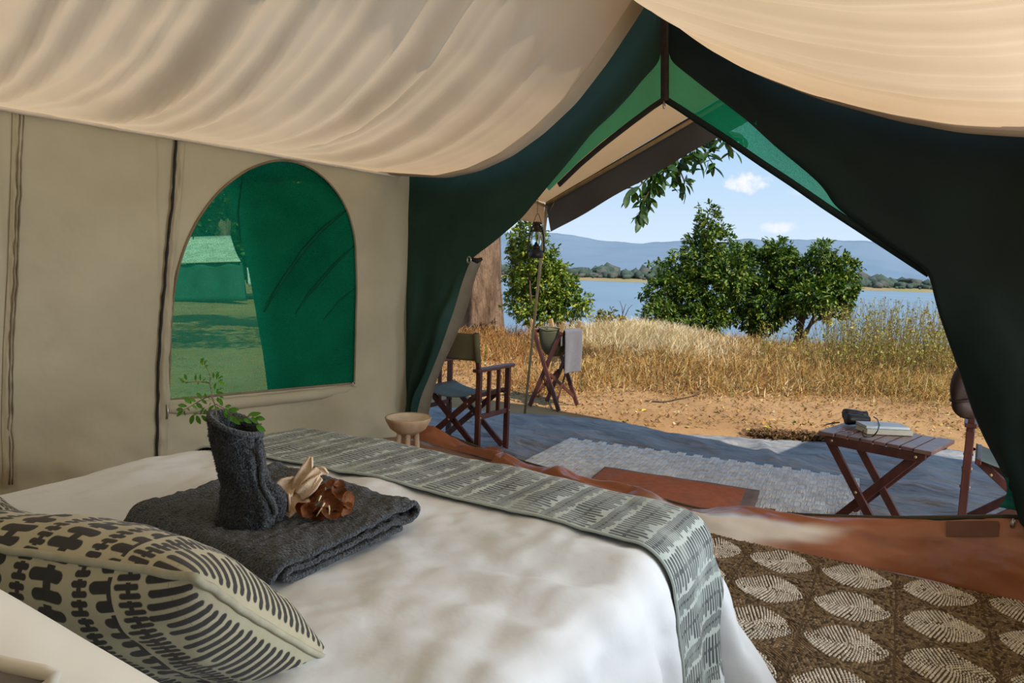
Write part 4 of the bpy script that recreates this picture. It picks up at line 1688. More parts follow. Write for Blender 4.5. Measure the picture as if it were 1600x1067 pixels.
OCT = np.array([(1, 0, 0), (0, 1, 0), (-1, 0, 0), (0, -1, 0), (.35, .35, .8), (-.35, .35, .8), (-.35, -.35, .8), (.35, -.35, .8)])
OCF = [(0, 1, 5, 4), (1, 2, 6, 5), (2, 3, 7, 6), (3, 0, 4, 7), (4, 5, 6, 7)]
for ci in range(-5, 4):
    for cj in range(-2, 5):
        c_ = o0 + ua * ci + ub * cj
        t_ = c_ - R0
        if not (-.3 < t_ @ edir < RWd + .3 and -.3 < t_ @ en < RLn + .3):
            continue
        for ring in range(27):
            s = .006 + ring * .0118
            if s > .30: break
            npt = max(4, int(6.0 * s / .0142))
            for k in range(npt):
                q = 2 * PI * (k + .5 * (ring % 2)) / npt
                pw = 1.4
                m = (abs(math.cos(q)) ** pw + abs(math.sin(q)) ** pw) ** (1 / pw)
                lx, ly = s * math.cos(q) / m, s * math.sin(q) / m
                if abs(lx) > .151 or abs(ly) > .163: continue
                p = c_ + np.array([lx * .966 - ly * -.18, 0]) * 0 + ua / np.linalg.norm(ua) * lx + ub / np.linalg.norm(ub) * ly
                t_ = p - R0
                if not (.006 < t_ @ edir < RWd - .006 and .006 < t_ @ en < RLn - .006): continue
                if p[1] < .9: continue
                white = s < .138 + .004 * math.sin(q * 3 + ci) and rng.random() > .03
                tx, ty = -math.sin(q) * abs(math.cos(q)) ** 0, math.cos(q)
                # run of the stitch along the contour
                e_ = 1e-3
                m2 = (abs(math.cos(q + e_)) ** pw + abs(math.sin(q + e_)) ** pw) ** (1 / pw)
                tx, ty = s * math.cos(q + e_) / m2 - lx, s * math.sin(q + e_) / m2 - ly
                tv = ua / np.linalg.norm(ua) * tx + ub / np.linalg.norm(ub) * ty
                tv /= np.linalg.norm(tv)
                tw = rng.normal(0, .22) + (.75 if white else .2)
                tv = np.array([tv[0] * math.cos(tw) - tv[1] * math.sin(tw), tv[0] * math.sin(tw) + tv[1] * math.cos(tw)])
                nv2 = np.array([-tv[1], tv[0]])
                la, lb = (.0072, .0060) if white else (.0125, .0048)
                hh = .010 if white else .008
                J = OCT * [la, lb, hh]
                P = np.zeros((8, 3))
                P[:, :2] = p + J[:, :1] * tv + J[:, 1:2] * nv2
                P[:, 2] = .0105 + J[:, 2] + rng.uniform(0, .003)
                sv.append(P)
                g = rng.uniform(.75, 1.1)
                if white:
                    cc = np.array([.88, .83, .73]) * g
                else:
                    cc = (np.array([.27, .195, .115]) if rng.random() < .6 else (np.array([.10, .075, .05]) if rng.random() < .6 else np.array([.36, .28, .18]))) * g
                scol.append(np.tile(cc, (8, 1)))
                cnt += 1
Vs = np.concatenate(sv)
Fs = (np.array(OCF)[None] + (np.arange(cnt) * 8)[:, None, None]).reshape(-1, 4)
tag(mk('woven_stitches', Vs, Fs, M['stitch'], rug, smooth=False, col=np.concatenate(scol)), kind='stuff')

# ------------------------------------------------------------------ awning over the entrance
aw = thing('awning', 'tan canvas awning with a brown valance stretched out over the tent entrance', 'awning', (0, 0, 0))
AY = 5.2
pt = ony(855, 318, AY)
rr0 = ony(1080, 185, AY)
rid = np.array([XC, AY, rr0[2] + (XC - rr0[0]) * (rr0[2] - pt[2]) / (rr0[0] - pt[0])])
lef = np.array([pt[0] - .02, AY, pt[2] + .012])
for sgn in (-1, 1):
    fx = lambda p: np.array([XC + (p[0] - XC) * (-sgn), p[1], p[2]])
    r0, r1, e1, e0 = np.array([XC, YF - .45, 3.14]), rid + [0, 0, .02], fx(lef), fx(np.array([XL - .25, YF - .45, 2.14]))

    def roof_fn(u, v):
        p = (r0 * (1 - u) + e0 * u) * (1 - v) + (r1 * (1 - u) + e1 * u) * v
        return p + np.array([0, 0, -.05 * math.sin(PI * u) * math.sin(PI * v) + .008 * fbm(u * 3, v * 3, sgn, 3)])
    V, F, UV = grid(30, 24, roof_fn)
    mk('roof_panel', V, F, M['awning'], aw)
    # outer rim: valance under the front edge, a shorter one along the side
    q1 = fx(ony(862, 361, AY)); q0 = fx(ony(1125, 211, AY)); q0 = np.array([XC, AY, q0[2] + .31 * (q0[2] - q1[2]) / abs(q0[0] - q1[0])]) if True else q0

    def val_fn(u, v):
        a = r1 * (1 - u) + e1 * u
        b_ = q0 * (1 - u) + fx(ony(860, 362, AY)) * u
        p = a * (1 - v) + b_ * v
        return p + np.array([0, v * (.02 + .015 * math.sin(u * 17)), 0])
    V, F, UV = grid(40, 6, val_fn)
    mk('valance', V, F, M['valance'], aw)

    def sval_fn(u, v):
        a = e1 * (1 - u) + e0 * u
        return a + np.array([sgn * .01 - .0, 0, -.21 * v]) + np.array([.012 * v * math.sin(u * 15), 0, 0])
    V, F, UV = grid(30, 6, sval_fn)
    mk('side_valance', V, F, M['awning'], aw)
    V, F = tube([rid + [0, -.01, -.03], fx(pt) + [0, -.01, -.01]], .017, 10)
    mk('rafter_pole', V, F, M['brass'], aw)
    foot = onz(820, 645, GZ)
    if sgn > 0: foot = fx(foot)
    tp = fx(pt)
    V, F = tube([foot, foot * .4 + tp * .6 + [-.004, 0, 0], tp + [0, 0, .01]], [.014, .0145, .018], 10)
    mk('upright_pole', V, F, M['brass'], aw)
    V, F = tube([tp + [0, 0, -.03], tp + [-sgn * -.0, -.34, .03]], .012, 8)
    mk('eave_pole', V, F, M['brass'], aw)
    V, F = tube([tp + [-sgn * .10, 0, .045], tp + [0, .01, -.13]], .005, 6)
    mk('guy_loop', V, F, M['brass'], aw)
# unseen panel added beyond the right eave to shade the ground
q0_, q1_ = np.array([-.1, YF - .45, 2.18]), np.array([-.15, AY + .9, 1.94])
V, F, UV = grid(20, 14, lambda u, v: (q0_ * (1 - v) + q1_ * v) + np.array([1.9 * u, .45 * u * v, -.42 * u - .05 * math.sin(PI * u)]))
mk('roof_panel', V, F, M['awning'], aw)
V, F = tube([(XC, YF - .4, 3.10), rid + [0, 0, -.0]], .02, 10)
mk('ridge_pole', V, F, M['brass'], aw)

# lantern on a wire
lt = np.array(atd(838, 376, 6.2))
ln = thing('hurricane_lantern', 'black hurricane lantern with a glass chimney hanging beside the awning pole', 'lantern', tuple(lt))
LS = 6.2 / FPX
mk('fuel_tank', *lathe([(.006, -27 * LS), (11 * LS, -27 * LS), (12 * LS, -22 * LS), (11 * LS, -16 * LS), (4.5 * LS, -12.5 * LS), (4.5 * LS, -9 * LS)], 24), M['iron'], ln)
mk('burner', *lathe([(6 * LS, -13 * LS), (7 * LS, -9.5 * LS), (3 * LS, -6 * LS), (1.5 * LS, -2 * LS)], 16), M['iron'], ln)
mk('glass_chimney', *lathe([(5 * LS, -10 * LS), (8.6 * LS, -4 * LS), (9 * LS, 2 * LS), (7.8 * LS, 9 * LS), (6 * LS, 14 * LS)], 24, cap0=False, cap1=False), M['glass'], ln)
mk('chimney_cap', *lathe([(7.5 * LS, 13.5 * LS), (8 * LS, 15.5 * LS), (5 * LS, 16 * LS), (4.5 * LS, 25 * LS), (7.5 * LS, 26 * LS), (6.5 * LS, 28.5 * LS), (1 * LS, 29.5 * LS)], 20), M['leather'], ln)
for s in (-1, 1):
    P = [sr3 * s * x * LS + np.array([0, 0, z * LS]) for x, z in ((11, -19), (13, -14), (11.8, 0), (10.2, 12), (8.2, 19), (4, 24))]
    V, F = tube(smooth_line(P, 20, 2), 1.5 * LS, 8)
    mk('side_tube', V, F, M['iron'], ln)
P = [sr3 * x * LS + np.array([0, 0, z * LS]) for x, z in ((-10, 8), (-7, 22), (-3, 36), (1, 44), (4, 36), (9, 22), (10, 8))]
V, F = tube(smooth_line(P, 30, 2), .5 * LS, 6)
mk('bail_handle', V, F, M['iron'], ln)
V, F = tube([(0, 0, 43 * LS), (.0, 0, 70 * LS)], .4 * LS, 6)
mk('hanging_wire', V, F, M['iron'], ln)

# ------------------------------------------------------------------ ground cloth, mats
MZ = GZ + .055
a0 = np.array(onz(890, 685, MZ)); a1 = np.array(onz(1343, 747, MZ)); b0 = np.array(onz(838, 711, MZ)); b0 = a0 + (b0 - a0) * 1.75
MI = np.linalg.inv(np.array([(a1 - a0)[:2], (b0 - a0)[:2]]).T)
V, F = [], []
ep = [(500, 610), (640, 632), (740, 643), (800, 648), (860, 650), (905, 654), (985, 664), (1040, 678), (1090, 682), (1180, 687), (1300, 693), (1420, 700), (1490, 706), (1600, 716), (1750, 730)]
EP = interp([onz(x, y, GZ) for x, y in ep], 260)
tarp = []
for i in range(260):
    e = EP[i] + np.array([0, .06 * n3(i * .2, 2), 0])
    s = np.array([max(-5.2, min(1.4, e[0] * .9 - .1)), YF + .02, GZ])
    for k in range(91):
        t = k / 90
        p = s * (1 - t) + e * t
        fold = abs(n3(p[0] * 1.2 + p[1] * .5, p[1] * 2.2, 2))
        fd = .10 * max(0, .30 - fold) + .06 * max(0, .22 - abs(n3(p[0] * 1.1 - p[1] * 1.6, p[0] * .8 + p[1], 9))) + .010 * abs(n3(p[0] * 3.4, p[1] * 5.0, 5)) + .030 * math.exp(-((p[0] + 1.55 + .55 * (p[1] - 5.0)) / .06) ** 2) * smooth((p[1] - 4.7) / .5)
        mu = MI @ (p[:2] - a0[:2])
        md = max(max(-mu[0], mu[0] - 1) * 2.2, max(-mu[1], mu[1] - 1.1) * .9, 0)
        fd *= .06 + .94 * smooth(md / .22)
        tarp.append((p[0], p[1], GZ + .014 + fd * min(1, (1 - t) * 8)))
F = [(i * 91 + k, i * 91 + k + 1, i * 91 + 92 + k, i * 91 + 91 + k) for i in range(259) for k in range(90)]
F = [f[::-1] for f in F]
tag(solid(mk('groundsheet', tarp, F, M['tarp']), .004, 0), 'creased grey groundsheet spread out in front of the tent', 'groundsheet')


def quad_pts(px, z):
    return [np.array(onz(x, y, z)) for x, y in px]


MZ = GZ + .055
a0 = np.array(onz(890, 685, MZ)); a1 = np.array(onz(1343, 747, MZ))
b0 = np.array(onz(838, 711, MZ)); b1 = np.array(onz(1343, 803, MZ))
b0 = a0 + (b0 - a0) * 1.75; b1 = a1 + (b1 - a1) * 1.22
rm = thing('reed_mat', 'pale woven reed mat in front of the tent door', 'mat', (0, 0, 0))


def bil(u, v):
    return (a0 * (1 - u) + a1 * u) * (1 - v) + (b0 * (1 - u) + b1 * u) * v


V, F, UV = grid(40, 30, lambda u, v: bil(u, v) - np.array([0, 0, .010]))
solid(mk('backing', V, F, M['reed_base'], rm), .006)
sv, sc_ = [], []
BXV, BXF = box(-.5, .5, -.5, .5, 0, 1)
BXF = BXF[1:]
lenU = np.linalg.norm(a1 - a0); lenV = np.linalg.norm(b0 - a0)
cells = int(lenU / .066)
cnt = 0
for i in range(cells):
    v = rng.uniform(-.03, 0)
    nrows = int(lenV / .028)
    for jx in range(8):
        u0 = (i + (jx + .5) / 8) / cells
        off = (i % 2) * .5
        vv = -.02 + rng.uniform(-.004, .004)
        step = .115 / lenV
        k = 0
        while vv < 1:
            vs = vv + (off * step if k == 0 else 0)
            vc = vs + step * .5
            if 0 < vc < 1:
                p = bil(u0, vc)
                du = bil(min(1, u0 + .01), vc) - p
                dv = bil(u0, min(1, vc + .01)) - p
                du = du / np.linalg.norm(du); dv = dv / np.linalg.norm(dv)
                w = lenU / cells / 8 * .80
                l = .108
                P = BXV * [w, l, .008 + rng.uniform(0, .003)]
                Q = p + P[:, :1] * du + P[:, 1:2] * dv
                Q[:, 2] += P[:, 2] - .006 + .012 * math.sin(vc * 17 + i * .3) ** 2 * .3
                sv.append(Q)
                g = rng.uniform(.78, 1.1)
                sc_.append(np.tile(np.array([.76, .73, .66]) * g, (8, 1)))
                cnt += 1
            vv = vs + step
            k += 1
Fs = (np.array(BXF)[None] + (np.arange(cnt) * 8)[:, None, None]).reshape(-1, 4)
tag(mk('reed_strips', np.concatenate(sv), Fs, M['reed'], rm, smooth=False, col=np.concatenate(sc_)), kind='stuff')

DZ = MZ + .018
d0, d1 = np.array(onz(945, 731, DZ)), np.array(onz(1187, 768, DZ))
dd = (d1 - d0) / np.linalg.norm(d1 - d0)
dn = np.array([dd[1], -dd[0], 0])
dL, dW = np.linalg.norm(d1 - d0), .62
dm = thing('doormat', 'terracotta woven doormat with a brown border lying on the reed mat', 'doormat', tuple(d0))


def dpt(u, v, z=0):
    return dd * (u * dL) + dn * (v * dW) + np.array([0, 0, z])


V, F, UV = grid(30, 16, lambda u, v: dpt(u, v, .004 + .004 * n3(u * 5, v * 4)))
solid(mk('border', V, F, M['mat_edge'], dm), .012, 0)
sv = []
cnt = 0
nu, nv = 120, 56
for i in range(nu):
    for j in range(nv):
        u, v = .015 + .905 * (i + .5 * (j % 2)) / nu, .06 + .9 * j / nv
        p = dpt(u, v, .010)
        P = OCT * [.0042, .0052, .006]
        sv.append(p + P[:, :1] * dd + P[:, 1:2] * dn + P[:, 2:] * np.array([0, 0, 1]))
        cnt += 1
Fs = (np.array(OCF)[None] + (np.arange(cnt) * 8)[:, None, None]).reshape(-1, 4)
tag(mk('woven_loops', np.concatenate(sv), Fs, M['terracotta'], dm, smooth=False), kind='stuff')


# ------------------------------------------------------------------ folding chairs
def director_chair(name, label, loc, rz, group=None):
    c = thing(name, label, 'chair', loc, rz, group)
    hw, hd = .285, .205
    bl = MB()
    for s in (-1, 1):
        x = s * hw
        bevel(mk('leg', *beam((x, hd, 0), (x, hd, .625), .042, .030, (0, 1, 0)), M['wood'], c, smooth=False), .004)
        bevel(mk('leg', *beam((x, -hd, 0), (x, -hd, .625), .042, .030, (0, 1, 0)), M['wood'], c, smooth=False), .004)
        bevel(mk('back_post', *beam((x, -hd - .005, .60), (x, -hd - .06, .90), .034, .026, (0, 1, 0)), M['wood'], c, smooth=False), .004)
        ap = [(-hd - .05, .030), (-hd + .05, .034), (0, .036), (hd, .034), (hd + .06, .028), (hd + .085, .010)]
        V, F = [], []
        for (y, w) in ap:
            for (dx, z) in ((-w, .622), (w, .622), (w, .645), (-w, .645)):
                V.append((x + dx, y, z))
        F = [(i * 4 + k, i * 4 + (k + 1) % 4, i * 4 + 4 + (k + 1) % 4, i * 4 + 4 + k) for i in range(5) for k in range(4)] + [(3, 2, 1, 0), (20, 21, 22, 23)]
        bevel(mk('armrest', V, F, M['wood'], c, smooth=False), .005)
        bevel(mk('side_rail', *beam((x, -hd, .30), (x, hd, .30), .024, .036), M['wood'], c, smooth=False), .003)
        for y in (-.068, .068):
            bevel(mk('arm_slat', *beam((x, y, .31), (x, y, .625), .030, .020, (0, 1, 0)), M['wood'], c, smooth=False), .003)
        bevel(mk('seat_rail', *beam((s * .235, -hd - .01, .445), (s * .235, hd + .02, .445), .03, .034), M['wood'], c, smooth=False), .004)
        V, F = tube([(s * .255, hd - .03, .44), (x, hd - .01, .425)], .008, 8)
        mk('pivot_bar', V, F, M['iron'], c)
    for y, o in ((hd - .045, .014), (-hd + .045, .014)):
        for s in (-1, 1):
            bevel(mk('cross_brace', *beam((s * .27, y + s * o, .035), (-s * .235, y + s * o, .44), .044, .022, (0, 1, 0)), M['wood'], c, smooth=False), .003)
        for (x, z) in ((0, .245), (.17, .38), (-.17, .38)):
            bl.add(*tube([(x, y - .022, z), (x, y - .031, z)], .008, 8))
            bl.add(*tube([(x, y + .022, z), (x, y + .031, z)], .008, 8))
    for s in (-1, 1):
        for (y, z) in ((hd, .40), (-hd, .40), (hd, .30), (-hd, .30)):
            bl.add(*tube([(s * (hw + .017), y, z), (s * (hw + .026), y, z)], .008, 8))
            bl.add(*tube([(s * (hw - .017), y, z), (s * (hw - .026), y, z)], .008, 8))
    V, F = bl.get()
    mk('bolts', V, F, M['brass'], c)
    V, F, UV = grid(24, 16, lambda u, v: (-.25 + .5 * u, -hd - .01 + v * (2 * hd + .03), .463 - .045 * (1 - (2 * u - 1) ** 2) - .0 * v + .004 * math.sin(v * 12) * math.sin(PI * u)))
    solid(mk('seat', V, F, M['seat'], c), .005, 0)
    V, F, UV = grid(24, 10, lambda u, v: (-hw - .018 + (2 * hw + .036) * u, -hd - .008 - .05 * v - .05 * math.sin(PI * u) ** 1.0, .70 + .19 * v))
    br_ = solid(mk('backrest', V, F, M['olive'], c), .008, 0)
    for s in (-1, 1):
        V, F = tube([(s * (hw + .0), -hd - .024, .695), (s * (hw + .0), -hd - .058, .895)], .024, 10)
        mk('backrest_sleeve', V, F, M['olive'], br_)
    return c


fr = onz(787, 703, GZ + .02)
crz = R_(8)
fy = np.array([-math.sin(crz), math.cos(crz)]); fxv = np.array([math.cos(crz), math.sin(crz)])
cc = fr[:2] - fy * .205 - fxv * .285 + np.array([-.02, .03])
dc1 = director_chair('director_chair', 'mahogany director chair with an olive back beside the left door flap', (cc[0], cc[1], GZ + .02), crz, 'director chairs')
dc1.scale = (1.04, 1.0, 1.10)
lg = onz(1497, 805, GZ + .02)
crz2 = R_(5.5)
ch2 = director_chair('director_chair', 'mahogany folding chair half hidden by the dark flap beside the folding table', (lg[0] * .90 + .285, lg[1] * .90 + .205, GZ + .02), crz2, 'director chairs')
ch2.scale = (1.0, 1.0, 1.08)

# ------------------------------------------------------------------ folding table and what lies on it
TT = .45
tn = [np.array(onz(x, y, TT)) for x, y in ((1279, 673), (1456, 706), (1440, 667), (1287, 650))]
tcn = (tn[0] + tn[1]) / 2
tx = tn[1] - tn[0]
tw = np.linalg.norm(tx[:2])
trz = math.atan2(tx[1], tx[0])
ta = thing('folding_table', 'small mahogany folding table with a slatted top outside the doorway', 'table', (tcn[0], tcn[1], GZ + .02), trz)
td = .44
th = TT - GZ - .02
for x0, x1 in ((0, .085), (tw - .085, tw)):
    bevel(mk('end_board', *box(x0 - tw / 2, x1 - tw / 2, 0, td, th - .022, th), M['wood_top'], ta, smooth=False), .003)
ns = 6
sw = (tw - .17 - .006) / ns
for i in range(ns):
    x0 = -tw / 2 + .085 + .006 + i * sw
    bevel(mk('slat', *box(x0, x0 + sw - .007, .012, td - .012, th - .022, th - .001), M['wood_top'], ta, smooth=False), .003)
for y in (.012, td - .034):
    V = [(-tw / 2 + .03, y, th - .024), (tw / 2 - .03, y, th - .024), (tw / 2 - .03, y, th - .055), (tw / 2 - .06, y, th - .072), (-tw / 2 + .06, y, th - .072), (-tw / 2 + .03, y, th - .055)]
    V = V + [(a, b_ + .022, c_) for a, b_, c_ in V]
    F = [(0, 1, 2, 3, 4, 5), (11, 10, 9, 8, 7, 6)] + [(i, i + 6, (i + 1) % 6 + 6, (i + 1) % 6) for i in range(6)]
    bevel(mk('apron', V, F, M['wood'], ta, smooth=False), .003)
for k, y in enumerate((.040, td - .058)):
    s2 = .018 if k else -.018
    bevel(mk('leg', *beam((-tw / 2 + .05, y, th - .05), (.105, y, .0), .046, .022, (0, 1, 0)), M['wood'], ta, smooth=False), .003)
    bevel(mk('leg', *beam((tw / 2 - .085, y + .024, th - .05), (-tw / 2 + .05, y + .024, .0), .046, .022, (0, 1, 0)), M['wood'], ta, smooth=False), .003)
for s in (-1, 1):
    bevel(mk('stretcher', *beam(((.085 if s > 0 else -tw / 2 + .075), .03, .045), ((.085 if s > 0 else -tw / 2 + .075), td - .02, .045), .016, .05), M['wood_top'], ta, smooth=False), .003)
bl = MB()
for x, z in ((-.065, th * .47), (-tw / 2 + .075, th - .045), (tw / 2 - .075, th - .045)):
    bl.add(*tube([(x, .008, z), (x, .002, z)], .008, 8))
V, F = bl.get()
mk('bolts', V, F, M['brass'], ta)

# binoculars, books, strap, spectacles
TWZ = TT + .002
tdv = np.array([math.cos(trz), math.sin(trz), 0]); tnv = np.array([-math.sin(trz), math.cos(trz), 0])


def tpx(x, y, h=0.0):
    return np.array(onz(x, y, TWZ + h))


k0, k1 = tpx(1354, 678), tpx(1426, 681)
bdir = (k1 - k0); blen = np.linalg.norm(bdir); bdir /= blen
bnn = np.array([-bdir[1], bdir[0], 0])
for nm, lab, off, h0, h1, ln_, wd, m1 in (('book', 'thick tan book under the binoculars on the folding table', 0.0, 0, .030, blen, .145, 'cover2'), ('book', 'thin pale blue book on top of the tan one', .012, .031, .046, blen * .95, .135, 'cover')):
    bk = thing(nm, lab, 'book', tuple(k0 + bnn * off + np.array([0, 0, h0])), math.atan2(bdir[1], bdir[0]))
    t = h1 - h0
    bevel(mk('page_block', *box(.003, ln_ - .004, .004, wd - .003, .0025, t - .0025), M['paper'], bk, smooth=False), .001)
    bevel(mk('front_cover', *box(0, ln_, 0, wd, t - .0025, t), M[m1], bk, smooth=False), .001)
    bevel(mk('back_cover', *box(0, ln_, 0, wd, 0, .0025), M[m1], bk, smooth=False), .001)
    bevel(mk('spine', *box(0, ln_, -.003, .002, 0, t), M[m1], bk, smooth=False), .001)
bn0 = tpx(1341, 664)
bi = thing('binoculars', 'black binoculars with a neck strap lying on the left end of the folding table', 'binoculars', tuple(bn0 + [0, 0, .042]), math.atan2(bdir[1], bdir[0]) + R_(4))
for k, (y, z, x0) in enumerate(((-.035, .0, -.075), (.045, .014, -.045))):
    V, F = lathe([(.001, -.066), (.034, -.066), (.0355, -.05), (.033, -.03), (.030, .005), (.024, .03), (.022, .046), (.0225, .052), (.0225, .072), (.019, .074), (.017, .066), (.001, .066)], 24)
    V = np.stack([V[:, 2] * 1.0 + x0 + .045, V[:, 0] + y, V[:, 1] + z], 1)
    brl = mk('barrel', V, F, M['black'], bi)
    V, F = lathe([(.001, .067), (.016, .0665)], 16, cap1=False)
    mk('lens', np.stack([V[:, 2] + x0 + .045, V[:, 0] + y, V[:, 1] + z], 1), F, M['metal'], brl)
V, F = beam((-.02, -.03, .006), (-.02, .045, .018), .07, .026)
bevel(mk('bridge', V, F, M['black'], bi, smooth=False), .008)
V, F = tube([(-.045, .006, .016), (.025, .006, .022)], .012, 14)
mk('focus_wheel', V, F, M['iron'], bi)
P = [tpx(1346, 676, .02), tpx(1352, 689, .012), tpx(1362, 684, .056), tpx(1374, 668, .056), tpx(1373, 655, .058), tpx(1366, 650, .06)]
P = [tpx(1349, 672, .040), tpx(1347, 680, .012), tpx(1352, 683, .010), tpx(1364, 682, .010), tpx(1371, 674, .052), tpx(1374, 664, .056), tpx(1371, 655, .058), tpx(1365, 651, .060)]
V, F = tube(smooth_line(P, 50, 2), .0036, 6)
mk('neck_strap', V, F, M['black'], bi, world=True)
P = [tpx(1312, 660, .02), tpx(1302, 661, .010), tpx(1291, 663, .004)]
V, F = tube(smooth_line(P, 16, 1), .0042, 6)
mk('strap_end', V, F, M['black'], bi, world=True)
sg = thing('spectacles', 'wire rimmed spectacles lying in front of the binoculars', 'spectacles', tuple(tpx(1320, 673)))
for (x, y) in ((1314, 671), (1327, 676)):
    c_ = tpx(x, y, .012)
    V, F = tube([c_ + tdv * .019 * math.cos(q) + (tnv * .8 + np.array([0, 0, .5])) * .013 * math.sin(q) for q in np.linspace(0, 2 * PI, 22)[:-1]], .0014, 5, closed=True)
    mk('lens_rim', V, F, M['metal'], sg, world=True)
V, F = tube([tpx(1310, 669, .012), tpx(1320, 665, .006), tpx(1328, 662, .003)], .0012, 5)
mk('temple', V, F, M['metal'], sg, world=True)
V, F = tube([tpx(1319, 672, .016), tpx(1322, 674, .016)], .0012, 5)
mk('nose_bridge', V, F, M['metal'], sg, world=True)

# brown leather hat hung on the arm of the right chair
HD = 3.62
hc = atd(1508, 612, HD)
hat = thing('leather_hat', 'dark brown leather hat hung on the chair arm by the dark flap', 'hat', tuple(hc))


def hat_fn(q0, q1, r0, r1, sq, seed):
    def fn(u, v):
        t = u * 2 * PI
        p = PI * v
        d = sr3 * math.sin(p) * math.cos(t) * r0 + fw3 * math.sin(p) * math.sin(t) * r0 * .7 + np.array([0, 0, 1]) * math.cos(p) * r1
        return d * (1 + .12 * n3(math.cos(t) * 1.6, v * 3, seed) + .04 * math.sin(t * 3 + v * 5)) + q0 + sr3 * sq * (v - .5)
    return fn


V, F, UV = grid(36, 24, hat_fn(np.array([0, 0, .045]) + sr3 * .0, 0, .075, .125, -.03, 1.0))
mk('crown', V, F, M['leather'], hat)
V, F, UV = grid(36, 24, hat_fn(np.array([0, 0, -.080]) + sr3 * .012, 0, .072, .062, .02, 3.0))
mk('brim', V, F, M['leather'], hat)
V, F = tube([sr3 * .070 * math.cos(q) + fw3 * .05 * math.sin(q) + np.array([0, 0, -.035 + .016 * math.cos(q)]) + sr3 * .005 for q in np.linspace(0, 2 * PI, 30)[:-1]], .008, 6, closed=True)
mk('hat_band', V, F, M['leather'], hat)

# ------------------------------------------------------------------ wash stand with a canvas basin
wb1, wb2, wb3, wb4 = [np.array(onz(x, y, GZ)) for x, y in ((831, 634), (874, 641), (855, 626), (897, 636))]
wsc = (wb1 + wb2 + wb3 + wb4) / 4
ws = thing('wash_stand', 'folding wooden wash stand holding an olive canvas basin on the sand', 'wash stand', tuple(wsc))
ws.scale = (1.0, 1.0, 1.07)
wd_, dp_ = .20, .175
r1 = np.array([1.0, .08, 0]); r1 /= np.linalg.norm(r1)
r2 = np.array([-.08, 1.0, 0]); r2 /= np.linalg.norm(r2)


def wsp(x, y, z):
    return r1 * x + r2 * y + np.array([0, 0, z])


for s in (-1, 1):
    for o, k in ((1, .0), (-1, .026)):
        bevel(mk('leg', *beam(wsp(-o * wd_, s * dp_ + s * k, 0), wsp(o * wd_ * .86, s * dp_ + s * k, .80), .046, .024, r2), M['wood'], ws, smooth=False), .004)
        bevel(mk('leg_tip', *beam(wsp(o * wd_ * .86, s * dp_ + s * k, .80), wsp(o * wd_ * 1.02, s * dp_ + s * k, .90), .044, .024, r2), M['wood_light'], ws, smooth=False), .005)
for o in (-1, 1):
    bevel(mk('top_rail', *beam(wsp(o * wd_ * .86, -dp_ - .03, .785), wsp(o * wd_ * .86, dp_ + .03, .785), .028, .036), M['wood'], ws, smooth=False), .004)
    for k in (0, 1):
        z0, z1_ = (.10, .36) if k else (.36, .10)
        bevel(mk('side_brace', *beam(wsp(o * wd_ * (.8 if z0 < .2 else .25), -dp_, z0), wsp(o * wd_ * (.8 if z1_ < .2 else .25), dp_, z1_), .014, .036), M['wood'], ws, smooth=False), .003)


def basin_fn(u, v):
    q = u * 2 * PI
    sx = abs(math.cos(q)) ** .6 * (1 if math.cos(q) > 0 else -1)
    sy = abs(math.sin(q)) ** .6 * (1 if math.sin(q) > 0 else -1)
    t = v
    k = math.cos(t * PI / 2) ** .55
    return wsp(sx * wd_ * .83 * k, sy * dp_ * .95 * k, .80 - .27 * math.sin(t * PI / 2) + .02 * abs(sx) * (1 - t))


V, F, UV = grid(40, 16, basin_fn)
solid(mk('canvas_basin', V, F, M['olive'], ws), .006, 0)
pts = [basin_fn(u, 0) for u in np.linspace(0, 1, 41)[:-1]]
V, F = tube(pts, .008, 6, closed=True)
mk('basin_hem', V, F, M['olive'], ws)
# grey towel over its far rail
gt = thing('hand_towel', 'grey hand towel draped over the rail of the wash stand', 'towel', tuple(wsc + wsp(wd_ * .86 + .02, 0, .86)))


def gt_fn(u, v):
    y = -dp_ + .01 + u * (2 * dp_ - .01)
    s = v * .66 - .16
    if s < 0:
        return wsp(-.024, y, s * 1.0)
    if s < .045:
        q = s / .045 * PI
        return wsp(-.024 * math.cos(q) + .0, y, .022 * math.sin(q))
    return wsp(.026 + .012 * math.sin(u * 7 + s * 3) * smooth(s / .2) + .01 * u, y - .02 * (s - .045) * u, -(s - .045))


V, F, UV = grid(20, 60, gt_fn)
solid(mk('towel_cloth', V, F, M['towel_grey'], gt), .009, 0)

# ------------------------------------------------------------------ vegetation


def unit(v):
    return v / (np.linalg.norm(v, axis=-1, keepdims=True) + 1e-9)


def leaf_cloud(C, Dv, L, Wd, col):
    """Folded leaves: base C, direction Dv, length L, width Wd -> 6 verts, 4 triangles each."""
    n = len(C)
    ref = rng.normal(0, .55, (n, 3)) + np.array([0, 0, 1.0])
    s = unit(np.cross(Dv, ref))
    nn = np.cross(s, Dv)
    L = L[:, None]; Wd = Wd[:, None]
    P = np.stack([C, C + Dv * L * .40 + s * Wd * .5 + nn * Wd * .14, C + Dv * L * .75 + s * Wd * .34 + nn * Wd * .05, C + Dv * L - nn * L * .10,
                  C + Dv * L * .75 - s * Wd * .34 + nn * Wd * .05, C + Dv * L * .40 - s * Wd * .5 + nn * Wd * .14], 1)
    T = np.array([(0, 1, 2, 3), (0, 3, 4, 5)])
    F = (T[None] + (np.arange(n) * 6)[:, None, None]).reshape(-1, 4)
    return P.reshape(-1, 3), F, np.repeat(col, 6, 0)


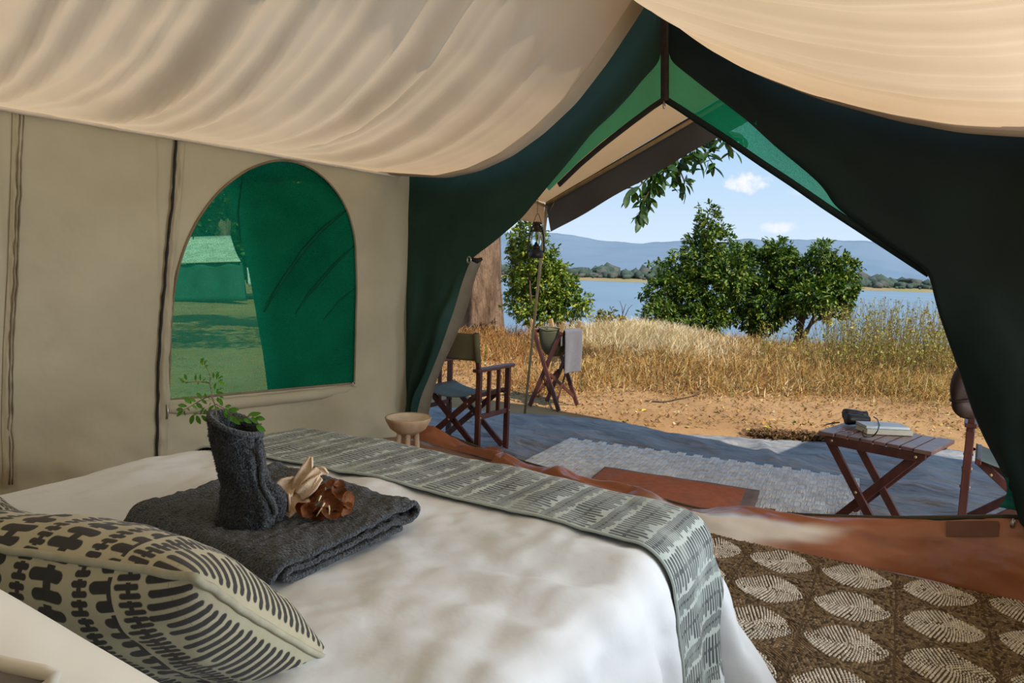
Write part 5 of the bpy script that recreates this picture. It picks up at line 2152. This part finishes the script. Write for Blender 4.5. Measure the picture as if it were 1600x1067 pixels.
def leaf_cols(n, tone):
    """Own leaf colours: dark glossy, mid and young yellow-green leaves mixed."""
    a = np.array([.032, .075, .010]); b_ = np.array([.095, .165, .018]); c_ = np.array([.26, .30, .036])
    k = rng.random(n)
    o = np.where((k < .32)[:, None], a, np.where((k < .76)[:, None], b_, c_)) * rng.uniform(.75, 1.25, (n, 1))
    return o * np.array(tone)


def bush(name, label, blobs, D, base_px, leafL=.115, dens=1.5, tone=(1, 1, 1), group=None, spread=.75, cat='shrub', nst=5):
    """blobs: (px x, px y, rx, ry) of each mass of leaves as seen, at about distance D."""
    b0 = np.array(onz(base_px[0], base_px[1], GZ))
    b0 = atd(base_px[0], base_px[1], D)
    b0[2] = ground_z(b0[0], b0[1]) - .02
    t = thing(name, label, cat, tuple(b0), 0, group)
    Cs, Ds, cen_ = [], [], []
    sc = D / FPX
    for (x, y, rx, ry) in blobs:
        c = atd(x, y, D + rng.uniform(-.5, .5) * spread)
        cen_.append(c)
        nc = int(dens * rx * ry * .105)
        q = unit(rng.normal(0, 1, (nc, 3)))
        r = rng.uniform(.45, 1.05, (nc, 1)) ** .6
        off = q * r * (1 + .55 * np.array([[n3(a[0] * 1.9 + x, a[1] * 1.9 + y, a[2] * 1.9)] for a in q]))
        pos = c + off[:, :1] * sr3 * rx * sc + off[:, 1:2] * fw3 * (rx + ry) * .5 * sc + off[:, 2:] * np.array([0, 0, ry * sc])
        k = rng.integers(8, 15)
        for j in range(k):
            d = unit(q * np.array([1, 1, .8]) + rng.normal(0, .75, (nc, 3)) + np.array([0, 0, -.15]))
            Cs.append(pos + rng.normal(0, .035, (nc, 3)))
            Ds.append(d)
    Cs, Ds = np.concatenate(Cs), np.concatenate(Ds)
    keep = Cs[:, 2] > -.9
    Cs, Ds = Cs[keep], Ds[keep]
    n = len(Cs)
    L = leafL * rng.uniform(.65, 1.2, n)
    V, F, c = leaf_cloud(Cs, Ds, L, L * .42, leaf_cols(n, tone))
    tag(mk('foliage', V, F, M['leaf'], t, world=True, col=c), kind='stuff')
    for i in range(min(nst, len(cen_))):
        c = cen_[int(i * len(cen_) / min(nst, len(cen_)))]
        mid = b0 * .5 + c * .5 + rng.normal(0, .12, 3)
        P = smooth_line([b0 + rng.normal(0, .06, 3) * [1, 1, 0], mid, c], 16, 2)
        V, F = tube(P, np.linspace(.05, .014, 16), 7)
        mk('stem', V, F, M['twig'], t, world=True)
    return t


# big tree beside the tent; one limb reaches over the awning
tb0 = atd(752, 500, 20.0); tb0[2] = ground_z(tb0[0], tb0[1]) - .05
tree = thing('large_tree', 'large tree with a thick rough trunk and a leafy limb over the awning', 'tree', tuple(tb0))


def trunk_fn(u, v):
    q = u * 2 * PI
    h = v * 9.0
    r = .60 + .42 * math.exp(-h / .55) + .22 * math.exp(-h / 2.2) - .012 * h
    r *= 1 + .10 * math.sin(q * 5 + 1.5 * math.sin(h * .4)) * (.5 + math.exp(-h / 1.2)) + .10 * n3(math.cos(q) * 2.5, math.sin(q) * 2.5, h * .5) + .035 * n3(math.cos(q) * 9, math.sin(q) * 9, h * 1.6)
    return (r * math.cos(q) - .012 * h * h * .6, r * math.sin(q), h)


V, F, UV = grid(64, 90, trunk_fn)
mk('trunk', V, F, M['bark'], tree)
OD = 9.3
lim = smooth_line([tb0 + [-.4, 0, 6.5], tb0 + [1.5, -1.2, 9.0], atd(1000, -60, 13), atd(1075, 60, 10.5), atd(1088, 170, OD), atd(1080, 235, OD)], 60, 3)
V, F = tube(lim, np.linspace(.26, .018, 60), 10)
mk('limb', V, F, M['twig'], tree, world=True)
twigs = [[(1088, 180), (1110, 210), (1135, 222), (1148, 238)], [(1085, 200), (1100, 235), (1118, 262)], [(1086, 190), (1060, 240), (1040, 265), (1020, 290), (1008, 330)],
         [(1060, 240), (1030, 262), (1000, 290), (982, 308)], [(1075, 225), (1062, 262), (1058, 285)], [(1090, 190), (1130, 205), (1160, 215)], [(1030, 270), (1004, 318), (996, 345)],
         [(1080, 215), (1088, 250), (1098, 262)], [(1058, 255), (1070, 285), (1062, 305)]]
BLEAF = LEAF.copy()
big_me = bpy.data.meshes.new('leaf')
fill_mesh(big_me, BLEAF * [1, 1.05, 1], LEAF_F)
big_me.materials.append(M['bigleaf'])
nl = 0
for ti, T in enumerate(twigs):
    P = smooth_line([atd(x, y, OD + .25 * math.sin(ti * 1.7)) for x, y in T], 24, 1)
    V, F = tube(P, np.linspace(.016, .005, 24), 6)
    twg = mk('twig', V, F, M['twig'], tree, world=True)
    L_seg = np.linalg.norm(P[-1] - P[0])
    kk = int(14 + 22 * L_seg)
    for i in range(kk):
        if nl >= 292: break
        f = .12 + .88 * (i + rng.random()) / kk
        p = P[int(f * 23)] + rng.normal(0, .025, 3)
        ex = unit(rng.normal(0, .7, 3) + sr3 * rng.choice([-1, 1]) * .5 + np.array([0, 0, -.55]) + unit(P[-1] - P[0]) * .35)
        nv = rng.normal(0, .6, 3) + np.array([0, 0, .8]) - VIEW * .5
        nv -= ex * nv.dot(ex); nv = unit(nv)
        ey = np.cross(nv, ex)
        L = rng.uniform(.15, .24)
        o = link(bpy.data.objects.new('leaf', big_me), twg)
        a = p - tb0
        o.matrix_local = Matrix(((ex[0] * L, ey[0] * L, nv[0] * L, a[0]), (ex[1] * L, ey[1] * L, nv[1] * L, a[1]), (ex[2] * L, ey[2] * L, nv[2] * L, a[2]), (0, 0, 0, 1)))
        nl += 1

bush('broadleaf_shrub', 'tall broadleaf shrub with a pointed top, first of the three at the water', [(1107, 346, 16, 26), (1112, 378, 30, 26), (1100, 405, 40, 32), (1058, 428, 36, 26), (1040, 458, 34, 32), (1070, 470, 44, 40), (1112, 455, 46, 46),
     (1030, 490, 26, 26), (1092, 500, 50, 26), (1140, 430, 30, 36)], 16.0, (1096, 528), group='shrubs at the water')
bush('broadleaf_shrub', 'dense broadleaf shrub, the middle one of the three at the water', [(1160, 400, 22, 22), (1185, 425, 34, 34), (1216, 398, 26, 24), (1222, 425, 32, 30), (1165, 465, 38, 40), (1205, 470, 42, 36), (1180, 500, 40, 20), (1240, 470, 26, 34)], 16.3, (1180, 526),
     tone=(.9, .95, .9), group='shrubs at the water')
bush('broadleaf_shrub', 'leaning broadleaf shrub reaching out beside the tall weeds at the water', [(1286, 392, 16, 18), (1280, 418, 28, 26), (1316, 420, 24, 22), (1256, 430, 30, 26), (1300, 450, 34, 26), (1265, 465, 36, 28), (1300, 480, 26, 20), (1320, 455, 16, 22)], 15.7, (1245, 520),
     tone=(.95, 1, .9), group='shrubs at the water')
bush('yellow_green_shrub', 'bright yellow-green shrub between the thick trunk and the lake', [(825, 375, 30, 30), (822, 420, 34, 46), (842, 410, 34, 30), (870, 425, 22, 20), (850, 455, 40, 34), (822, 470, 34, 30), (880, 455, 26, 24), (895, 478, 26, 20), (915, 470, 10, 12), (850, 490, 40, 18)], 17.0, (840, 512),
     tone=(1.7, 1.45, 1.2), dens=1.5)
bush('low_shrub', 'small reddish low shrub at the edge of the lake left of the grass mound', [(946, 492, 10, 10), (936, 500, 10, 8), (960, 502, 12, 6)], 15.5, (946, 508), tone=(1.9, 1.0, 1.0), dens=1.0, nst=2)

# bare twig bush at the water
tw0 = atd(974, 508, 16.0)
tws = thing('bare_twigs', 'leafless thin twigs standing against the lake', 'twigs', tuple(tw0))
for T in ([(974, 508), (972, 480), (968, 470)], [(973, 490), (978, 474)], [(974, 500), (982, 482), (988, 476)], [(962, 506), (958, 492), (961, 482)]):
    V, F = tube([atd(x, y, 16.0) for x, y in T], [.012, .008, .005][:len(T)] if len(T) == 3 else [.01, .005], 5)
    mk('stem', V, F, M['twig'], tws, world=True)


# dry grass
def smooth_np(t):
    t = np.clip(t, 0, 1)
    return t * t * (3 - 2 * t)


def grass_zone(n, d0, d1, hscale, seed, lmin=None, lmax=None, tall=1.0, cols=None):
    r = np.random.default_rng(seed)
    d = d0 + (d1 - d0) * r.random(n) ** .9
    l0, l1 = -.16 * d - .2, .70 * d + .2
    if lmin is not None: l0 = np.full(n, lmin) if not hasattr(lmin, '__len__') else lmin
    if lmax is not None: l1 = np.full(n, lmax)
    l = l0 + (l1 - l0) * r.random(n)
    pts = []
    for i in range(n):
        x, y = FW[0] * d[i] + RT[0] * l[i], FW[1] * d[i] + RT[1] * l[i]
        pts.append((x, y))
    pts = np.array(pts)
    return r, d, l, pts


def blades(r, P, h, w, lean, col):
    n = len(P)
    a = r.uniform(0, 2 * PI, n)
    s = np.stack([np.cos(a), np.sin(a), np.zeros(n)], 1)
    ln_ = np.stack([np.cos(a + 1.3), np.sin(a + 1.3), np.zeros(n)], 1)
    el = np.arctan2(1.0, lean)[:, None]                  # upright .. lying
    d = ln_ * np.cos(el) + np.array([0, 0, 1.0]) * np.sin(el)
    H, W_ = h[:, None], w[:, None]
    m = P + d * H * .55 + np.array([0, 0, .03]) * H
    t = P + d * H + ln_ * H * .18
    V = np.stack([P - s * W_ * .5, P + s * W_ * .5, m + s * W_ * .42, m - s * W_ * .42, t + s * W_ * .1, t - s * W_ * .1], 1).reshape(-1, 3)
    T = np.array([(0, 1, 2, 3), (3, 2, 4, 5)])
    F = (T[None] + (np.arange(n) * 6)[:, None, None]).reshape(-1, 4)
    return V, F, np.repeat(col, 6, 0)


GC = np.array([(.44, .245, .07), (.52, .32, .10), (.30, .135, .04), (.62, .47, .24), (.16, .075, .024), (.16, .19, .03)])


def do_grass(name, label, n, d0, d1, h0, h1, seed, pr, edge=True, w=(.006, .013), mound=False):
    r, d, l, P = grass_zone(n, d0, d1, 1, seed)
    keep = np.ones(n, bool)
    Z = np.zeros(n)
    hm = np.zeros(n)
    for i in range(n):
        x, y = P[i]
        front = 8.3 + .35 * (l[i] < -.4) * 0 - .06 * l[i] + .75 * n3(x * .7, y * .7, 3) + .35 * n3(x * 2.2, y * 2.2, 6)
        cl_ = .5 + .5 * n3(x * .8, y * .8, 11) + .35 * n3(x * 3.1, y * 3.1, 12)
        f = smooth((d[i] - front) / 1.3)
        keep[i] = (r.random() < f * (.35 + .75 * cl_)) and not (abs(l[i] * FPX / d[i] + 800 - 985) < 0)
        if l[i] * FPX / d[i] + 800 < 905 and d[i] < 11.2 and d[i] > 9.2:      # trodden patch behind the wash stand
            keep[i] &= r.random() < .22
        hm[i] = (.35 + .65 * f) * (.6 + .6 * cl_)
        Z[i] = ground_z(x, y)
    k = r.choice(len(GC), n, p=pr)
    col = GC[k] * r.uniform(.75, 1.2, (n, 1))
    h = (h0 + (h1 - h0) * r.random(n)) * hm
    tang = (r.random(n) < .8)
    lift = np.where(tang, r.random(n) ** 1.4 * .75 * h, 0)
    lean = np.where(tang, r.uniform(.8, 6.0, n), r.uniform(.05, .9, n))
    h = np.where(tang, r.uniform(.05, .16, n) * (.5 + .5 * hm), h)
    big = np.array([n3(x * .55, y * .55, 21) for x, y in P])
    lp_ = l / d
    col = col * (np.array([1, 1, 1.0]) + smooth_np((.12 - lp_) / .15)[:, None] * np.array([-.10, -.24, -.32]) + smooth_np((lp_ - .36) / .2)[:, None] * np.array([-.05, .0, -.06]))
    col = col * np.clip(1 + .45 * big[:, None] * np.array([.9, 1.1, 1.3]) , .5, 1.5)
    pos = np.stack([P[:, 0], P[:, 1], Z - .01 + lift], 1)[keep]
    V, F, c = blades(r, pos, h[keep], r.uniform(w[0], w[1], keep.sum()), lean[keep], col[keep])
    return tag(mk(name, V, F, M['grass'], None, col=c), label, 'grass', kind='stuff')


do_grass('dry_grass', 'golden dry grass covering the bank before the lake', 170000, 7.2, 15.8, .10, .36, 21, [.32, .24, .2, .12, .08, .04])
# pale mound of flattened straw
r = np.random.default_rng(5)
n = 16000
l = r.normal(2.75, .7, n); d = r.normal(14.2, .8, n)
P = np.stack([FW[0] * d + RT[0] * l, FW[1] * d + RT[1] * l], 1)
Z = np.array([ground_z(x, y) for x, y in P])
V, F, c = blades(r, np.stack([P[:, 0], P[:, 1], Z], 1), r.uniform(.16, .42, n), r.uniform(.007, .013, n), r.uniform(.5, 2.2, n), np.array([.78, .64, .40]) * r.uniform(.8, 1.15, (n, 1)))
tag(mk('pale_straw', V, F, M['grass'], None, col=c), 'pale mound of flattened straw in front of the tall pointed shrub', 'straw', kind='stuff')
# litter of broken stalks on the sand
n = 9000
d = 7.0 + 4.2 * r.random(n) ** 1.3; d = 11.2 - 4.6 * r.random(n) ** 1.5
l = (-.2 + .92 * r.random(n)) * d
P = np.stack([FW[0] * d + RT[0] * l, FW[1] * d + RT[1] * l], 1)
kp = P[:, 1] > 5.9
P = P[kp]; n = len(P)
Z = np.array([ground_z(x, y) for x, y in P]) + .006
V, F, c = blades(r, np.stack([P[:, 0], P[:, 1], Z], 1), r.uniform(.012, .05, n), r.uniform(.008, .03, n), r.uniform(.9, 2.6, n), GC[r.choice(6, n, p=[.3, .2, .22, .1, .15, .03])] * r.uniform(.6, 1.1, (n, 1)))
tag(mk('leaf_litter', V, F, M['grass'], None, col=c), 'scattered dry leaf litter along the edge of the grass', 'litter', kind='stuff')

# tall yellow-green weeds on the right
n = 520
r = np.random.default_rng(9)
d = r.uniform(10.6, 14.0, n); px = np.where(r.random(n) < .7, r.uniform(1290, 1500, n), r.uniform(1180, 1500, n))
l = (px - 800) / FPX * d
V_, F_, C_, nn_ = [], [], [], 0
LC, LD, LL = [], [], []
for i in range(n):
    x, y = FW[0] * d[i] + RT[0] * l[i], FW[1] * d[i] + RT[1] * l[i]
    z = ground_z(x, y)
    h = r.uniform(.55, 1.15) * (.75 + .35 * smooth((px[i] - 1200) / 160))
    p0 = np.array([x, y, z]); p1 = p0 + [r.normal(0, .09), r.normal(0, .09), h * .55]; p2 = p1 + [r.normal(0, .10), r.normal(0, .10), h * .45]
    V, F = tube([p0, p1, p2], [.005, .004, .002], 3, caps=False)
    V_.append(V); F_ += [tuple(a + nn_ for a in f) for f in F]; nn_ += len(V)
    C_.append(np.tile(np.array([.34, .24, .10]) * r.uniform(.7, 1.2), (len(V), 1)))
    for k in range(r.integers(6, 17)):
        f = r.uniform(.25, 1)
        LC.append(p0 * (1 - f) + p2 * f + r.normal(0, .03, 3)); LD.append(unit(r.normal(0, 1, 3) + [0, 0, .2])); LL.append(r.uniform(.03, .07))
LC, LD, LL = np.array(LC), np.array(LD), np.array(LL)
lc = np.array([(.36, .33, .045), (.27, .29, .035), (.42, .35, .07), (.36, .22, .055)])[r.integers(0, 4, len(LC))] * r.uniform(.8, 1.2, (len(LC), 1))
V2, F2, c2 = leaf_cloud(LC, LD, LL, LL * .45, lc)
tag(mk('tall_weeds', np.concatenate(V_), F_, M['grass'], None, col=np.concatenate(C_)), 'thin tall weed stalks standing before the lake by the dark flap', 'weeds', kind='stuff')
tag(mk('weed_leaves', V2, F2, M['leaf'], bpy.data.objects['tall_weeds'], col=c2), kind='stuff')

# fallen sticks and yellow leaves on the sand
for lab, T, rd in (('long forked dead stick at the edge of the dry grass', [(1240, 606), (1270, 604), (1295, 599), (1318, 596)], .022), ('thin curved dead twig on the bare sand before the grass', [(1008, 621), (1040, 623), (1075, 615), (1105, 608)], .010)):
    P = smooth_line([onz(x, y, GZ + .05) for x, y in T], 24, 1)
    for p in P: p[2] = ground_z(p[0], p[1]) + rd * 1.2
    s = thing('dead_stick', lab, 'stick', tuple(P[0]))
    V, F = tube(P, np.linspace(rd, rd * .5, 24), 7)
    mk('stick', V, F, M['twig'], s, world=True)
    q = P[16]
    V, F = tube([q, q + (P[20] - P[10]) * .35 + [0, .10, .05]], [rd * .6, rd * .3], 6)
    mk('side_twig', V, F, M['twig'], s, world=True)
ym = pmat('yellow_leaf', (.62, .50, .05), (.5, .36, .04), 20, 3, .6, .3)
yl_me = bpy.data.meshes.new('fallen_leaf')
fill_mesh(yl_me, LEAF * [1, 1.6, 1.5], LEAF_F)
yl_me.materials.append(ym)
for i, (x, y, lab) in enumerate([
        (945, 655, 'yellow fallen leaf on the sand, nearest to the feet of the wash stand'), (732, 660, 'yellow fallen leaf on the groundsheet behind the legs of the left director chair'),
        (1176, 671, 'left one of the close pair of yellow leaves on the sand beyond the reed mat'), (1192, 667, 'right one of the close pair of yellow leaves on the sand beyond the reed mat'),
        (1075, 668, 'single yellow fallen leaf on the sand beyond the middle of the reed mat'), (1477, 712, 'yellow fallen leaf at the groundsheet edge right of the folding table'),
        (1538, 758, 'yellow fallen leaf on the groundsheet under the seat of the half hidden chair'), (1258, 662, 'yellow fallen leaf on the sand just beyond the heap of dark dead leaves'),
        (1012, 640, 'yellow fallen leaf on the sand in front of the thin curved twig')]):
    p = onz(x, y, GZ + .02)
    o = link(bpy.data.objects.new('fallen_leaf', yl_me))
    zt = ground_z(p[0], p[1]) + (.03 if p[1] < 5.6 else .010)
    o.location = (p[0], p[1], zt)
    o.rotation_euler = (.2 * math.sin(i * 3), .15, i * 2.1)
    o.scale = (.085,) * 3
    tag(o, lab, 'leaf', 'fallen yellow leaves')
# ridge of dark debris at the edge of the groundsheet
n = 2600
c0_ = np.array(onz(1238, 685, GZ)); c1_ = np.array(onz(1180, 683, GZ)); c2_ = np.array(onz(1300, 690, GZ))
t_ = r.random(n)[:, None]
P = c1_ * (1 - t_) + c2_ * t_ + r.normal(0, .10, (n, 3)) * [.6, .6, 0]
P[:, 2] = GZ + r.random(n) * .05
V, F, c = blades(r, P, r.uniform(.02, .06, n), r.uniform(.01, .03, n), r.uniform(.8, 2.2, n), np.array([.16, .09, .04]) * r.uniform(.5, 1.5, (n, 1)))
tag(mk('leaf_debris', V, F, M['grass'], None, col=c), 'dark heap of dead leaves swept against the groundsheet edge', 'litter', kind='stuff')

# ------------------------------------------------------------------ seen through the window: the next tent and trees
nt0 = onz(318, 473, GZ)
ntd = -((CR.T @ (nt0 - EYE))[2])
tz = 2.2


def ntp(x, y, dd=0.0):
    return atd(x, y, ntd + dd)


nb = thing('neighbour_tent', 'pale roofed green tent seen through the green window net', 'tent', tuple(nt0))
pA, pB, pC, pD = ntp(225, 412, 0), ntp(376, 408, 0), ntp(360, 368, 2.2), ntp(225, 372, 2.2)
V, F, UV = grid(14, 8, lambda u, v: (pA * (1 - u) + pB * u) * (1 - v) + (pD * (1 - u) + pC * u) * v + np.array([0, 0, -.10 * math.sin(PI * v)]))
solid(mk('roof', V, F, M['lit_canvas'], nb, world=True), .03)
pA2, pB2, pC2, pD2 = ntp(232, 472), ntp(384, 470), ntp(376, 410), ntp(232, 414)
V, F, UV = grid(14, 8, lambda u, v: (pA2 * (1 - u) + pB2 * u) * (1 - v) + (pD2 * (1 - u) + pC2 * u) * v + fw3 * (.1 + .05 * math.sin(u * 20)))
solid(mk('side_wall', V, F, M['dkgreen_tent'], nb, world=True), .03)
V, F, UV = grid(4, 6, lambda u, v: ntp(386 + 6 * u + 2 * v, 418 + 28 * v, -.3))
solid(mk('hanging_sheet', V, F, M['white_sheet'], nb, world=True), .02)

for i, (x, D, blobs, lab) in enumerate((
        (455, 15, [(440, 250, 60, 40), (500, 270, 60, 50), (400, 290, 40, 40), (340, 300, 50, 40), (520, 330, 50, 50), (290, 330, 40, 30)], 'leafy tree whose pale trunk shows faintly through the window net'),
        (300, 30, [(260, 340, 60, 60), (330, 360, 50, 50), (390, 380, 60, 60), (450, 400, 60, 60), (520, 410, 60, 60), (580, 400, 60, 60), (200, 350, 60, 60)], 'dark trees standing far behind the neighbouring tent'))):
    b0 = atd(x, 470, D); b0[2] = ground_z(b0[0], b0[1])
    t = thing('leafy_tree', lab, 'tree', tuple(b0))
    Cs, Ds = [], []
    sc = D / FPX
    for (bx_, by_, rx, ry) in blobs:
        c = atd(bx_, by_, D + rng.uniform(-1, 1))
        nc = int(rx * ry * (.16 if D < 20 else .10))
        q = unit(rng.normal(0, 1, (nc, 3)))
        pos = c + q * rng.uniform(.3, 1, (nc, 1)) ** .5 * np.array([rx * sc, rx * sc, ry * sc])
        for j in range(7):
            Cs.append(pos + rng.normal(0, .06, (nc, 3))); Ds.append(unit(q + rng.normal(0, .8, (nc, 3))))
    if D < 20:                                        # unseen crown added above, to dapple the lawn with shade
        for c in ((-9, 3.5, 6.2), (-11.5, 5.5, 7.0), (-7.6, 5.2, 6.4), (-13.5, 4.2, 6.8), (-10.5, 8, 7)):
            q = unit(rng.normal(0, 1, (260, 3)))
            pos = np.array(c) + q * rng.uniform(.3, 1, (260, 1)) ** .5 * [1.9, 1.9, 1.1]
            for j in range(8):
                Cs.append(pos + rng.normal(0, .10, (260, 3))); Ds.append(unit(q + rng.normal(0, .8, (260, 3))))
    Cs, Ds = np.concatenate(Cs), np.concatenate(Ds)
    L = (.16 if D < 20 else .40) * rng.uniform(.7, 1.2, len(Cs))
    V, F, c = leaf_cloud(Cs, Ds, L, L * .5, leaf_cols(len(Cs), (.8, .9, .8)))
    tag(mk('foliage', V, F, M['leaf'], t, world=True, col=c), kind='stuff')
    for (dx) in (0, 2.2) if D > 20 else (0,):
        V, F = tube([b0 + [dx, 0, 0], b0 + [dx + .15, .1, 1.5], b0 + [dx + .1, .3, 3.2], atd(x, 290, D)], [.22, .18, .15, .1] if D < 20 else [.4, .35, .3, .2], 10)
        mk('trunk', V, F, M['bark'], t, world=True)
